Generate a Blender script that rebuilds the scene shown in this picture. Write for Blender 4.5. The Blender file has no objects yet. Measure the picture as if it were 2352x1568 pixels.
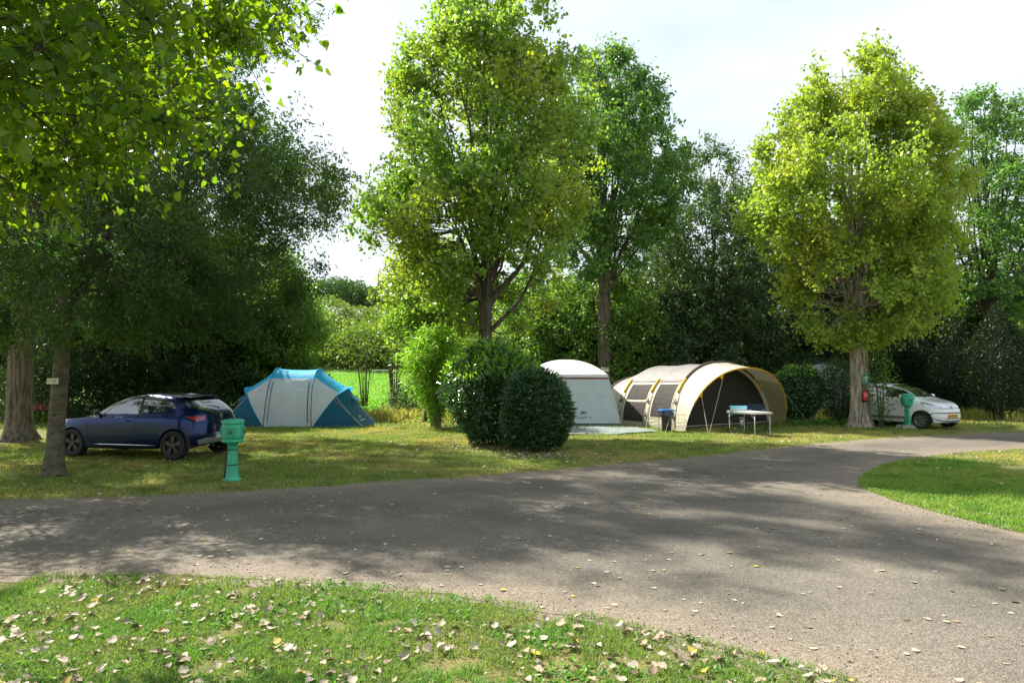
import bpy, bmesh, math, random
import numpy as np
from mathutils import Vector, Matrix, noise as mnoise
from mathutils.geometry import delaunay_2d_cdt
R = math.radians
C = bpy.context.scene.collection
rng = np.random.default_rng(7)
random.seed(7)
# ------------------------------------------------------------------ camera
F = 1650.0; CAMH = 1.9; PITCH = math.atan(68.0/F)      # working frame: 2352 x 1568
sc = bpy.context.scene
cam = bpy.data.objects.new('camera', bpy.data.cameras.new('camera')); C.objects.link(cam)
cam.location = (0, 0, CAMH); cam.rotation_euler = (R(90)+PITCH, 0, 0)
cam.data.sensor_width = 36; cam.data.lens = F/2352*36; cam.data.clip_end = 3000; cam.data.clip_start = .05
sc.camera = cam
def ray(px, py):
    x = (px-1176)/F; u = (784-py)/F
    return Vector((x, math.cos(PITCH)-math.sin(PITCH)*u, math.sin(PITCH)+math.cos(PITCH)*u))
def at(px, py, z=0.0):
    d = ray(px, py); t = (z-CAMH)/d.z
    return Vector((d.x*t, d.y*t, z))
def atd(px, py, D):
    d = ray(px, py); t = D/d.y
    return Vector((d.x*t, D, CAMH+d.z*t))
# ------------------------------------------------------------------ light
SUN_AZ = math.atan2(-.75, .66)      # clockwise from +Y, towards the sun
SUN_EL = R(45)
w = bpy.data.worlds.new('World'); sc.world = w; w.use_nodes = True
nt = w.node_tree; nt.nodes.clear()
out = nt.nodes.new('ShaderNodeOutputWorld'); bg = nt.nodes.new('ShaderNodeBackground')
sky = nt.nodes.new('ShaderNodeTexSky'); sky.sky_type = 'NISHITA'; sky.sun_disc = False
sky.sun_elevation = SUN_EL; sky.sun_rotation = SUN_AZ; sky.air_density = 1.2; sky.dust_density = 2.5
tc = nt.nodes.new('ShaderNodeTexCoord'); mp = nt.nodes.new('ShaderNodeMapping'); mp.inputs['Scale'].default_value = (1, 1, 2.6)
nz = nt.nodes.new('ShaderNodeTexNoise'); nz.inputs['Scale'].default_value = 1.7; nz.inputs['Detail'].default_value = 6; nz.inputs['Roughness'].default_value = .5
mr = nt.nodes.new('ShaderNodeMapRange'); mr.inputs['From Min'].default_value = .34; mr.inputs['From Max'].default_value = .62
mr.inputs['To Min'].default_value = .35; mr.inputs['To Max'].default_value = .97
mx = nt.nodes.new('ShaderNodeMix'); mx.data_type = 'RGBA'; mx.inputs['B'].default_value = (5.9, 6.5, 7.0, 1)
nt.links.new(tc.outputs['Generated'], mp.inputs['Vector']); nt.links.new(mp.outputs['Vector'], nz.inputs['Vector'])
nt.links.new(nz.outputs['Fac'], mr.inputs['Value']); nt.links.new(mr.outputs['Result'], mx.inputs['Factor'])
nt.links.new(sky.outputs['Color'], mx.inputs['A']); nt.links.new(mx.outputs['Result'], bg.inputs['Color'])
bg.inputs['Strength'].default_value = .073
nt.links.new(bg.outputs['Background'], out.inputs['Surface'])
sl = bpy.data.lights.new('sun', 'SUN'); sl.energy = 5.0; sl.angle = R(.6); sl.color = (1, .94, .84)
so = bpy.data.objects.new('sun', sl); C.objects.link(so)
sd = Vector((math.sin(SUN_AZ)*math.cos(SUN_EL), math.cos(SUN_AZ)*math.cos(SUN_EL), math.sin(SUN_EL)))
so.rotation_euler = sd.to_track_quat('Z', 'Y').to_euler(); so.location = (0, 0, 40)
vs = sc.view_settings; vs.view_transform = 'Standard'; vs.look = 'None'; vs.exposure = 1.3; vs.gamma = 1
cy = sc.cycles; cy.use_denoising = True
try: cy.denoiser = 'OPENIMAGEDENOISE'; cy.denoising_prefilter = 'ACCURATE'
except Exception: pass
cy.max_bounces = 7; cy.diffuse_bounces = 3; cy.glossy_bounces = 3; cy.transmission_bounces = 5; cy.transparent_max_bounces = 6
cy.use_adaptive_sampling = True; cy.adaptive_threshold = .012; cy.sample_clamp_indirect = 6
# ------------------------------------------------------------------ materials
def nodes(name):
    m = bpy.data.materials.new(name); m.use_nodes = True
    t = m.node_tree; t.nodes.clear()
    o = t.nodes.new('ShaderNodeOutputMaterial')
    return m, t, o
def N(t, kind, **kw):
    n = t.nodes.new('ShaderNode'+kind)
    for k, v in kw.items():
        if k in n.inputs: n.inputs[k].default_value = v
        else: setattr(n, k, v)
    return n
def ramp(t, stops, interp='LINEAR'):
    n = t.nodes.new('ShaderNodeValToRGB'); e = n.color_ramp.elements; n.color_ramp.interpolation = interp
    while len(e) < len(stops): e.new(.5)
    for i, (p, c) in enumerate(stops):
        e[i].position = p; e[i].color = (c[0], c[1], c[2], 1)
    return n
def mixc(t, a, b, fac, mode='MIX'):
    n = t.nodes.new('ShaderNodeMix'); n.data_type = 'RGBA'; n.blend_type = mode
    for s, v in (('A', a), ('B', b)):
        if isinstance(v, bpy.types.NodeSocket): t.links.new(v, n.inputs[s])
        else: n.inputs[s].default_value = (v[0], v[1], v[2], 1)
    if isinstance(fac, bpy.types.NodeSocket): t.links.new(fac, n.inputs['Factor'])
    else: n.inputs['Factor'].default_value = fac
    return n.outputs['Result']
def noise_tex(t, scale, detail=4, rough=.55, coord='Object', stretch=None):
    c = N(t, 'TexCoord'); n = N(t, 'TexNoise', Scale=scale, Detail=detail, Roughness=rough)
    if stretch:
        m = N(t, 'Mapping'); m.inputs['Scale'].default_value = stretch
        t.links.new(c.outputs[coord], m.inputs['Vector']); t.links.new(m.outputs['Vector'], n.inputs['Vector'])
    else: t.links.new(c.outputs[coord], n.inputs['Vector'])
    return n
def mat(name, col, rough=.6, metal=0, spec=.5, var=.15, vscale=6, bump=0, bscale=40, coat=0, transl=0, stretch=None, ior=1.5):
    m, t, o = nodes(name)
    n = noise_tex(t, vscale, stretch=stretch)
    dark = [c*(1-var) for c in col]; lite = [min(1, c*(1+var)) for c in col]
    r = ramp(t, [(.3, dark), (.7, lite)]); t.links.new(n.outputs['Fac'], r.inputs['Fac'])
    b = N(t, 'BsdfPrincipled', Roughness=rough, Metallic=metal, IOR=ior)
    b.inputs['Specular IOR Level'].default_value = spec; b.inputs['Coat Weight'].default_value = coat; b.inputs['Coat Roughness'].default_value = .03
    t.links.new(r.outputs['Color'], b.inputs['Base Color'])
    if bump:
        n2 = noise_tex(t, bscale, 5, stretch=stretch); bp = N(t, 'Bump', Strength=bump, Distance=.02)
        t.links.new(n2.outputs['Fac'], bp.inputs['Height']); t.links.new(bp.outputs['Normal'], b.inputs['Normal'])
    if transl:
        tr = N(t, 'BsdfTranslucent'); t.links.new(r.outputs['Color'], tr.inputs['Color'])
        ms = N(t, 'MixShader'); ms.inputs['Fac'].default_value = transl
        t.links.new(b.outputs['BSDF'], ms.inputs[1]); t.links.new(tr.outputs['BSDF'], ms.inputs[2]); t.links.new(ms.outputs['Shader'], o.inputs['Surface'])
    else: t.links.new(b.outputs['BSDF'], o.inputs['Surface'])
    return m
def leafmat(name, cols, patch=None, pscale=.35, pfac=.6, transl=.45, tcol=None, rough=.42, spec=.5, tsat=1.0):
    """cols: colours picked per leaf; patch: colour the crown drifts to in large patches"""
    m, t, o = nodes(name)
    g = N(t, 'NewGeometry')
    r = ramp(t, [(i/max(1, len(cols)-1), c) for i, c in enumerate(cols)]); t.links.new(g.outputs['Random Per Island'], r.inputs['Fac'])
    col = r.outputs['Color']
    if patch:
        n = noise_tex(t, pscale, 3); mr = N(t, 'MapRange'); mr.inputs['From Min'].default_value = .46; mr.inputs['From Max'].default_value = .64; mr.inputs['To Max'].default_value = pfac
        t.links.new(n.outputs['Fac'], mr.inputs['Value']); col = mixc(t, col, patch, mr.outputs['Result'])
    b = N(t, 'BsdfPrincipled', Roughness=rough); b.inputs['Specular IOR Level'].default_value = spec
    t.links.new(col, b.inputs['Base Color'])
    tr = N(t, 'BsdfTranslucent'); tc2 = mixc(t, col, tcol or (1.9, 2.1, .7), 1.0, 'MULTIPLY'); t.links.new(tc2, tr.inputs['Color'])
    ms = N(t, 'MixShader'); ms.inputs['Fac'].default_value = transl
    t.links.new(b.outputs['BSDF'], ms.inputs[1]); t.links.new(tr.outputs['BSDF'], ms.inputs[2]); t.links.new(ms.outputs['Shader'], o.inputs['Surface'])
    return m
def barkmat(name, a, b_, moss=None, scale=9, bump=.8, stretch=(1, 1, .18), dark=None):
    m, t, o = nodes(name)
    n = noise_tex(t, scale, 8, .65, stretch=stretch)
    r = ramp(t, [(.36, a), (.6, b_)]); t.links.new(n.outputs['Fac'], r.inputs['Fac']); col = r.outputs['Color']
    if moss:
        n2 = noise_tex(t, 2.2, 5, .6); r2 = ramp(t, [(.48, (0, 0, 0)), (.62, (1, 1, 1))]); t.links.new(n2.outputs['Fac'], r2.inputs['Fac'])
        col = mixc(t, col, moss, r2.outputs['Color'])
    if dark:
        n3 = noise_tex(t, 7, 3, .6, stretch=(1, 1, 2.2)); r3 = ramp(t, [(.6, (0, 0, 0)), (.64, (1, 1, 1))]); t.links.new(n3.outputs['Fac'], r3.inputs['Fac'])
        col = mixc(t, col, dark, r3.outputs['Color'])
    b = N(t, 'BsdfPrincipled', Roughness=.85); t.links.new(col, b.inputs['Base Color'])
    bp = N(t, 'Bump', Strength=bump, Distance=.05); t.links.new(n.outputs['Fac'], bp.inputs['Height']); t.links.new(bp.outputs['Normal'], b.inputs['Normal'])
    t.links.new(b.outputs['BSDF'], o.inputs['Surface'])
    return m
# ------------------------------------------------------------------ mesh helpers
def finish(o, parent):
    C.objects.link(o)
    if parent: o.parent = parent
    return o
def np_mesh(name, V, Fc, m, parent=None, smooth=False, attr=None):
    me = bpy.data.meshes.new(name); V = np.asarray(V, np.float32); Fc = np.asarray(Fc, np.int32)
    me.vertices.add(len(V)); me.vertices.foreach_set('co', V.ravel())
    n, k = Fc.shape
    me.loops.add(n*k); me.loops.foreach_set('vertex_index', Fc.ravel())
    me.polygons.add(n); me.polygons.foreach_set('loop_start', np.arange(0, n*k, k, dtype=np.int32)); me.polygons.foreach_set('loop_total', np.full(n, k, np.int32))
    if smooth: me.polygons.foreach_set('use_smooth', np.ones(n, bool))
    me.update(calc_edges=True)
    if attr:
        for an, av in attr.items():
            a = me.attributes.new(an, 'FLOAT', 'POINT'); a.data.foreach_set('value', np.asarray(av, np.float32))
    if m: me.materials.append(m)
    return finish(bpy.data.objects.new(name, me), parent)
class MB:
    def __init__(s): s.v = []; s.f = []
    def add(s, vs, fs):
        b = len(s.v); s.v += [tuple(v) for v in vs]; s.f += [tuple(b+i for i in f) for f in fs]; return s
    def box(s, c, d, rz=0, M=None):
        x, y, z = [q/2 for q in d]; cs, sn = math.cos(rz), math.sin(rz); P = []
        for a in (-x, x):
            for b in (-y, y):
                for e in (-z, z): P.append((c[0]+a*cs-b*sn, c[1]+a*sn+b*cs, c[2]+e))
        return s.add(P, [(0, 1, 3, 2), (4, 6, 7, 5), (0, 4, 5, 1), (2, 3, 7, 6), (0, 2, 6, 4), (1, 5, 7, 3)])
    def tube(s, pts, rad, seg=6, cap=True):
        pts = [Vector(p) for p in pts]; n = len(pts)
        if not hasattr(rad, '__len__'): rad = [rad]*n
        b = len(s.v); up = None
        for i, p in enumerate(pts):
            d = (pts[min(i+1, n-1)]-pts[max(i-1, 0)])
            if d.length < 1e-9: d = Vector((0, 0, 1))
            d.normalize()
            if up is None:
                a = Vector((0, 0, 1)) if abs(d.z) < .9 else Vector((1, 0, 0)); u = d.cross(a).normalized()
            else:
                u = (up-d*up.dot(d)); u = u.normalized() if u.length > 1e-6 else d.orthogonal().normalized()
            up = u; w_ = d.cross(u)
            for k in range(seg):
                an = 2*math.pi*k/seg; s.v.append(tuple(p+(u*math.cos(an)+w_*math.sin(an))*rad[i]))
        for i in range(n-1):
            for k in range(seg):
                k2 = (k+1) % seg; s.f.append((b+i*seg+k, b+i*seg+k2, b+(i+1)*seg+k2, b+(i+1)*seg+k))
        if cap: s.f.append(tuple(b+k for k in reversed(range(seg)))); s.f.append(tuple(b+(n-1)*seg+k for k in range(seg)))
        return s
    def lathe(s, prof, c=(0, 0, 0), seg=24, axis='z', close=False):
        b = len(s.v); n = len(prof)
        for r, h in prof:
            for k in range(seg):
                a = 2*math.pi*k/seg; x, y = r*math.cos(a), r*math.sin(a)
                s.v.append((c[0]+x, c[1]+y, c[2]+h) if axis == 'z' else (c[0]+x, c[1]+h, c[2]+y))
        for i in range(n-1 if not close else n):
            j = (i+1) % n
            for k in range(seg):
                k2 = (k+1) % seg; s.f.append((b+i*seg+k, b+i*seg+k2, b+j*seg+k2, b+j*seg+k))
        return s
    def grid(s, fn, nu, nv):
        b = len(s.v)
        for i in range(nu+1):
            for j in range(nv+1): s.v.append(tuple(fn(i/nu, j/nv)))
        for i in range(nu):
            for j in range(nv):
                a = b+i*(nv+1)+j; s.f.append((a, a+nv+1, a+nv+2, a+1))
        return s
    def prism(s, poly, t, M):
        n = len(poly); P = [M @ Vector((x, y, 0)) for x, y in poly]+[M @ Vector((x, y, t)) for x, y in poly]
        return s.add(P, [tuple(reversed(range(n))), tuple(range(n, 2*n))]+[(i, (i+1) % n, n+(i+1) % n, n+i) for i in range(n)])
    def build(s, name, m, parent=None, smooth=False, thick=0, bevel=0):
        me = bpy.data.meshes.new(name); me.from_pydata(s.v, [], s.f); me.update()
        if m: me.materials.append(m)
        if smooth: me.polygons.foreach_set('use_smooth', np.ones(len(me.polygons), bool))
        if not thick:
            bm = bmesh.new(); bm.from_mesh(me); bmesh.ops.remove_doubles(bm, verts=bm.verts, dist=1e-5); bmesh.ops.recalc_face_normals(bm, faces=bm.faces); bm.to_mesh(me); bm.free()
        o = finish(bpy.data.objects.new(name, me), parent)
        if bevel: md = o.modifiers.new('bevel', 'BEVEL'); md.width = bevel; md.segments = 2; md.limit_method = 'ANGLE'; md.angle_limit = R(40)
        return o
def tag(o, label, cat, group=None, kind=None):
    o['label'] = label; o['category'] = cat
    if group: o['group'] = group
    if kind: o['kind'] = kind
    return o
def thing(name, label, cat, loc=(0, 0, 0), rz=0, group=None):
    o = bpy.data.objects.new(name, None); C.objects.link(o); o.location = loc; o.rotation_euler = (0, 0, rz); o.empty_display_size = .2
    return tag(o, label, cat, group)
def struct(o): o['kind'] = 'structure'; return o
def unit(a): return a/np.maximum(np.linalg.norm(a, axis=-1, keepdims=True), 1e-9)
SHAPES = {  # leaf outlines: along, across, lift ; faces
    'quad': (np.array([(0, -.0, 0), (.45, -.5, .0), (1, 0, 0), (.45, .5, 0)]), np.array([(0, 1, 2, 3)])),
    'fold': (np.array([(0, 0, 0), (.4, -.5, .12), (1, 0, -.06), (.4, .5, .12)]), np.array([(0, 1, 2), (0, 2, 3)])),
    'spade': (np.array([(0, 0, 0), (-.04, -.3, .03), (.2, -.52, .08), (.5, -.44, .1), (.8, -.16, .04), (1.08, 0, -.06), (.8, .16, .04), (.5, .44, .1), (.2, .52, .08), (-.04, .3, .03), (.5, 0, 0)]),
              np.array([(0, 1, 2, 10), (10, 2, 3, 4), (10, 4, 5, 5), (10, 5, 6, 6), (10, 6, 7, 8), (10, 8, 9, 0)])),
}
def leaves(P, size, wid, shape='fold', droop=.3, dirs=None, dirw=0, flat=0, jit=.35, rg=None):
    rg = rg or rng; n = len(P); T, Fc = SHAPES[shape]
    a = rg.normal(size=(n, 3)); a = unit(a)
    if dirs is not None: a = unit(a+dirs*dirw)
    a[:, 2] -= droop; a = unit(a)
    q = rg.normal(size=(n, 3)); q[:, 2] += flat*3
    b = unit(np.cross(a, q)); c = np.cross(b, a)
    s = size*(1+jit*(rg.random(n)*2-1)); s = s[:, None, None]
    V = P[:, None, :]+s*(a[:, None, :]*T[None, :, 0:1]+b[:, None, :]*(wid*T[None, :, 1:2])+c[:, None, :]*T[None, :, 2:3])
    k = len(T); Fa = (Fc[None]+(np.arange(n)*k)[:, None, None]).reshape(-1, Fc.shape[1])
    return V.reshape(-1, 3), Fa
def leaf_obj(name, P, size, wid, m, parent, shape='fold', **kw):
    V, Fa = leaves(P, size, wid, shape, **kw)
    if shape == 'spade':   # drop doubled corners: emit triangles
        tri = np.concatenate([Fa[:, [0, 1, 2]], Fa[:, [0, 2, 3]]]); tri = tri[(tri[:, 1] != tri[:, 2])]
        Fa = tri
    return np_mesh(name, V, Fa, m, parent)
def twigs(A, B, r0, r1):
    """three-sided straight twigs from A to B"""
    n = len(A); d = unit(B-A); q = rng.normal(size=(n, 3)); u = unit(np.cross(d, q)); v = np.cross(d, u)
    r0 = np.broadcast_to(np.asarray(r0, float), n)[:, None]; r1 = np.broadcast_to(np.asarray(r1, float), n)[:, None]
    V = []
    for an in (0, 2.094, 4.189): V.append(A+(u*math.cos(an)+v*math.sin(an))*r0)
    for an in (0, 2.094, 4.189): V.append(B+(u*math.cos(an)+v*math.sin(an))*r1)
    V = np.stack(V, 1).reshape(-1, 3); f = np.array([(0, 1, 4, 3), (1, 2, 5, 4), (2, 0, 3, 5)])
    return V, (f[None]+(np.arange(n)*6)[:, None, None]).reshape(-1, 4)
def ground_z(x, y):
    d = math.hypot(x, y)
    return float(np.interp(d, [0, 33, 100, 160, 230, 420, 1500], [0, 0, 1.5, 9, 18, 22, 25])) if y > 0 else 0.0
# ------------------------------------------------------------------ trees
def bez(p0, p1, p2, n):
    t = np.linspace(0, 1, n)[:, None]; return (1-t)**2*p0+2*t*(1-t)*p1+t*t*p2
def tree(name, label, cat, base, prof, trunk_h, tr, leafm, bark, n1=14, n2=260, n3=7, nl=16, ls=.09, lw=.8, seed=1, up=.6, off=(0, 0),
         ysc=1.0, twl=.6, shape='fold', group=None, lean=(0, 0), shell=.85, flare=1.5, droop=.3, cull=.38, tdroop=0., fork=None, rough=.22, start=.25, zr=0., spread=.32, lt=.34, clear=None, back=None):
    rg = np.random.default_rng(seed); root = thing(name, label, cat, base, zr, group)
    Z = np.array([p[0] for p in prof]); RR = np.array([p[1] for p in prof]); zt = Z[-1]; zb = Z[0]
    def axis(z):
        t = np.clip((z-trunk_h)/(zt-trunk_h), 0, 1); return np.stack([lean[0]*np.clip(z/trunk_h, 0, 1)+off[0]*t**.6, lean[1]*np.clip(z/trunk_h, 0, 1)+off[1]*t**.6], -1)
    def rad(z, th):
        r = np.interp(z, Z, RR)
        nn = np.array([mnoise.noise(Vector((math.cos(a)*1.3+seed*3.1, math.sin(a)*1.3, h*.42))) for a, h in zip(np.atleast_1d(th), np.atleast_1d(z))])
        n2_ = np.array([mnoise.noise(Vector((math.cos(a)*3.5+seed*1.7, math.sin(a)*3.5, h*1.1))) for a, h in zip(np.atleast_1d(th), np.atleast_1d(z))])
        return r*(1+rough*1.5*nn+rough*n2_)
    # trunk
    mb = MB(); n = 15; zz = np.concatenate([np.array([-.15, 0, .08, .25, .5]), np.linspace(.9, trunk_h, n-5)]); seg = 18
    b0 = 0
    for z in zz:
        ax = axis(np.array([max(z, 0)]))[0]; r = tr*(1+(flare-1)*math.exp(-max(z, 0)/.22))*(1-.22*max(z, 0)/trunk_h)
        for k in range(seg):
            a = 2*math.pi*k/seg; lump = 1+.10*mnoise.noise(Vector((math.cos(a)*1.5, math.sin(a)*1.5, z*.9+seed)))+.16*math.exp(-max(z, 0)/.3)*math.sin(5*a+seed)
            mb.v.append((ax[0]+r*lump*math.cos(a), ax[1]+r*lump*math.sin(a), z))
    for i in range(len(zz)-1):
        for k in range(seg):
            k2 = (k+1) % seg; mb.f.append((i*seg+k, i*seg+k2, (i+1)*seg+k2, (i+1)*seg+k))
    mb.f.append(tuple((len(zz)-1)*seg+k for k in range(seg)))
    mb.build('trunk', bark, root, smooth=True)
    # limbs
    br = MB(); LP = []; LR = []
    topc = np.append(axis(np.array([trunk_h]))[0], trunk_h)
    tops = np.linspace(.12, 1, n1)**.9; ga = rg.random()*6
    for i in range(n1):
        zt_i = zb+(zt-zb)*(.22+.74*tops[i]); th = ga+i*2.399; rr = rad(np.array([zt_i]), np.array([th]))[0]*(rg.uniform(.35, .8) if zt_i < zb+.8*(zt-zb) else rg.uniform(.2, .7))
        ax = axis(np.array([zt_i]))[0]; tgt = np.array([ax[0]+rr*math.cos(th), ax[1]+rr*math.sin(th)*ysc, zt_i])
        zs = trunk_h*.93+max(0, zt_i-trunk_h)*start*rg.uniform(.0, 1.); zs = min(zs, zt_i-.4) if zt_i-.4 > trunk_h*.7 else trunk_h*.85
        st = np.append(axis(np.array([zs]))[0], zs)
        if zs > trunk_h: st[:2] = st[:2]
        mid = st*.5+tgt*.5; mid[:2] = st[:2]*(.5+.5*up*.6)+tgt[:2]*(.5-.5*up*.6) if up > .5 else mid[:2]; mid[2] = st[2]*.5+tgt[2]*.5+(.4*up-.2)*abs(tgt[2]-st[2]); 
        if up > .5: k = .62; mid[:2] = st[:2]*(1-k)+tgt[:2]*k
        pts = bez(st, mid, tgt, 9); pts[1:-1] += rg.normal(size=(7, 3))*.05
        r0 = tr*rg.uniform(lt*.6, lt)*(1-.25*tops[i]); rads = np.linspace(r0, .012, 9)
        br.tube(pts, rads, 6, False); LP.append(pts); LR.append(rads)
    # leader
    nlz = 10; zl = np.linspace(trunk_h*.98, zt-.12*(zt-zb), nlz); ld = np.column_stack([axis(zl), zl]); ld[1:] += np.column_stack([rg.normal(size=(nlz-1, 2))*.06, np.zeros(nlz-1)])
    rl = .015+(tr*.74-.015)*(1-np.linspace(0, 1, nlz))**1.7; br.tube(ld, rl, 8, False); LP.append(ld); LR.append(rl)
    if fork:
        for pts, rf in fork:
            pts = np.array(pts, float); t = np.linspace(0, 1, len(pts)); tt = np.linspace(0, 1, 12)
            pp = np.column_stack([np.interp(tt, t, pts[:, j]) for j in range(3)])
            pp[1:-1] = (pp[:-2]+2*pp[1:-1]+pp[2:])/4
            rads = np.linspace(rf, rf*.25, 12); br.tube(pp, rads, 8, False); LP.append(pp); LR.append(rads)
    # clump centres through the crown
    cand = []; NC = int(n2*2.6)
    zc = zb+(zt-zb)*rg.random(NC*3); keep = rg.random(NC*3) < (np.interp(zc, Z, RR)/RR.max())**1.3+.04; zc = zc[keep][:NC]
    th = rg.random(len(zc))*2*math.pi; rr = rad(zc, th)*np.sqrt(rg.random(len(zc)))**shell
    P = np.column_stack([axis(zc)+np.column_stack([rr*np.cos(th), rr*np.sin(th)*ysc]), zc])
    if cull:
        nn = np.array([mnoise.noise(Vector(p)*.62+Vector((seed*5., 0, 0))) for p in P]); P = P[np.argsort(-nn+rg.normal(size=len(nn))*.16)[:int(len(P)*(1-cull))]]; P = P[rg.permutation(len(P))]
    if back: P = P[~((P[:, 2] < back[0]) & (P[:, 1] > back[1]) & (P[:, 0] < back[2]))]  # removes low clumps behind the trunk, an added gap to let sun through
    if clear:
        axp = axis(P[:, 2]); rr_ = np.hypot(P[:, 0]-axp[:, 0], P[:, 1]-axp[:, 1]); P = P[~((P[:, 2] < clear[0]) & (P[:, 1] < .6) & (np.abs(P[:, 0]-axp[:, 0]-clear[2]) < clear[1]))]
    P = P[:n2]
    LPc = np.concatenate([l[1:] for l in LP]); LRc = np.concatenate([r[1:] for r in LR])
    D = P[:, None, :]-LPc[None]; dist = np.linalg.norm(D, axis=2)+np.maximum(0, -D[:, :, 2]+.1)*(1.2 if up > .4 else .4)
    idx = dist.argmin(1); tA = []; tB = []; r0s = []; r1s = []
    for i, p in enumerate(P):
        a = LPc[idx[i]]; mid = a*.5+p*.5; L = np.linalg.norm(p-a); mid[2] += L*(.12 if up <= .5 else -.08); mid += rg.normal(size=3)*.06*L
        r = min(LRc[idx[i]]*.7, .010+.012*L); tA += [a, mid]; tB += [mid, p]; r0s += [r, r*.65]; r1s += [r*.65, r*.3]
    ax = axis(P[:, 2]); out_ = np.column_stack([P[:, :2]-ax, np.zeros(len(P))]); out_ = unit(out_)
    dirs = rg.normal(size=(len(P), n3, 3))*.8+out_[:, None, :]*.6; dirs[:, :, 2] += up*.8-tdroop; dirs = unit(dirs)
    TL = twl*(.5+.8*rg.random((len(P), n3, 1))); TA = np.repeat(P[:, None], n3, 1)-dirs*.1; TB = P[:, None]+dirs*TL
    TA = TA.reshape(-1, 3); TB = TB.reshape(-1, 3)
    tA = np.concatenate([np.array(tA), TA]); tB = np.concatenate([np.array(tB), TB])
    r0s = np.concatenate([r0s, np.full(len(TA), .006)]); r1s = np.concatenate([r1s, np.full(len(TA), .002)])
    V2, F2 = twigs(tA, tB, r0s, r1s)
    nb = len(br.v); Vb = np.array(br.v); Fb = np.array(br.f)
    np_mesh('branches', np.concatenate([Vb, V2]), np.concatenate([Fb, F2+nb]), bark, root, smooth=True)
    t = rg.random((len(TA), nl, 1))**.75; Q = TA[:, None]*(1-t)+TB[:, None]*t+rg.normal(size=(len(TA), nl, 3))*twl*spread*.45
    leaf_obj('crown', Q.reshape(-1, 3), ls, lw, leafm, root, shape, droop=droop, rg=rg)
    return root
def shrub(name, label, cat, base, prof, leafm, n, ls, lw, bark, seed=1, ysc=1., stems=9, shellp=.35, young=None, ny=0, group=None, droop=.25, rough=.12, outw=.8, shape='fold', twiggy=True, zmin=.1, arch=.0, fl=.0, young_top=.75):
    rg = np.random.default_rng(seed); root = thing(name, label, cat, base, 0, group)
    Z = np.array([p[0] for p in prof]); RR = np.array([p[1] for p in prof]); zt = Z[-1]; zb = Z[0]
    def pts(n, sp, zlo=0.):
        z = zb+(zt-zb)*(zlo+(1-zlo)*rg.random(n*3)); k = rg.random(n*3) < (np.interp(z, Z, RR)/RR.max())+.05; z = z[k][:n]
        th = rg.random(len(z))*2*math.pi
        nn = np.array([mnoise.noise(Vector((math.cos(a)*1.8+seed, math.sin(a)*1.8, h*1.3)))+.6*mnoise.noise(Vector((math.cos(a)*5+seed, math.sin(a)*5, h*3.5))) for a, h in zip(th, z)])
        zj = z+rg.normal(size=len(z))*.03*zt
        R0 = np.interp(z, Z, RR)*(1+rough*nn*1.6)
        r = R0*(1-sp*rg.random(len(z))**1.6)
        return np.column_stack([r*np.cos(th), r*np.sin(th)*ysc, zj]), np.column_stack([np.cos(th), np.sin(th), .35+0*th])
    sm = MB()
    for i in range(stems):
        th = i*2.4+seed; zt_i = zt*rg.uniform(.55, .9); r = np.interp(zt_i, Z, RR)*rg.uniform(.2, .8); r0 = RR.max()*.12
        sm.tube(bez(np.array([r0*math.cos(th), r0*math.sin(th), -.05]), np.array([r*.5*math.cos(th), r*.5*math.sin(th), zt_i*.6]), np.array([r*math.cos(th), r*math.sin(th)*ysc, zt_i]), 7), np.linspace(.022, .006, 7)*max(.5, zt/2.5), 5, False)
    Vb = np.array(sm.v); Fb = np.array(sm.f)
    P, d = pts(n, shellp); m_ = P[:, 2] > zmin; P = P[m_]; d = d[m_]
    if twiggy:
        k = min(len(P), max(60, n//14)); A = P[:k]*np.array([.55, .55, .85]); V2, F2 = twigs(A, P[:k], .006, .003); nb = len(Vb); Vb = np.concatenate([Vb, V2]); Fb = np.concatenate([Fb, F2+nb])
    np_mesh('stems', Vb, Fb, bark, root, smooth=True)
    leaf_obj('foliage', P, ls, lw, leafm, root, shape, droop=droop, dirs=d, dirw=outw, flat=fl, rg=rg)
    if young:
        P, d = pts(ny, .12, young_top); d[:, 2] += 1.0
        leaf_obj('young_leaves', P, ls*.8, lw, young, root, shape, droop=-.2, dirs=unit(d), dirw=1.2, rg=rg)
    return root
# leaf and bark materials
L_pop = leafmat('poplar_leaf', [(.13, .23, .04), (.18, .29, .05), (.14, .24, .065), (.25, .34, .06)], patch=(.30, .31, .05), pscale=.35, pfac=.75, transl=.5, spec=.9, rough=.3)
L_popg = leafmat('poplar_leaf_green', [(.08, .18, .055), (.11, .22, .06), (.09, .18, .075)], patch=(.12, .2, .04), pscale=.3, pfac=.6, transl=.45)
L_popy = leafmat('poplar_leaf_yellow', [(.19, .29, .04), (.26, .35, .05), (.2, .3, .06), (.31, .37, .06)], patch=(.35, .35, .05), pscale=.32, pfac=.65, transl=.42)
L_near = leafmat('near_poplar_leaf', [(.06, .13, .02), (.085, .17, .02), (.14, .21, .025), (.05, .10, .025)], transl=.55, tcol=(2.9, 2.7, .3), rough=.38)
L_ash = leafmat('ash_leaf', [(.036, .085, .024), (.06, .125, .03), (.042, .095, .038)], patch=(.10, .16, .02), pscale=.45, pfac=.6, transl=.4, spec=.25, rough=.5)
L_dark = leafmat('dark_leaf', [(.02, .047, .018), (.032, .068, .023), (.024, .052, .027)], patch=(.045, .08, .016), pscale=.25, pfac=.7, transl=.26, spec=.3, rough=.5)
L_alder = leafmat('alder_leaf', [(.045, .09, .035), (.065, .12, .04), (.05, .10, .05)], patch=(.1, .15, .04), pscale=.3, pfac=.6, transl=.32, spec=.7, rough=.36)
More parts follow.
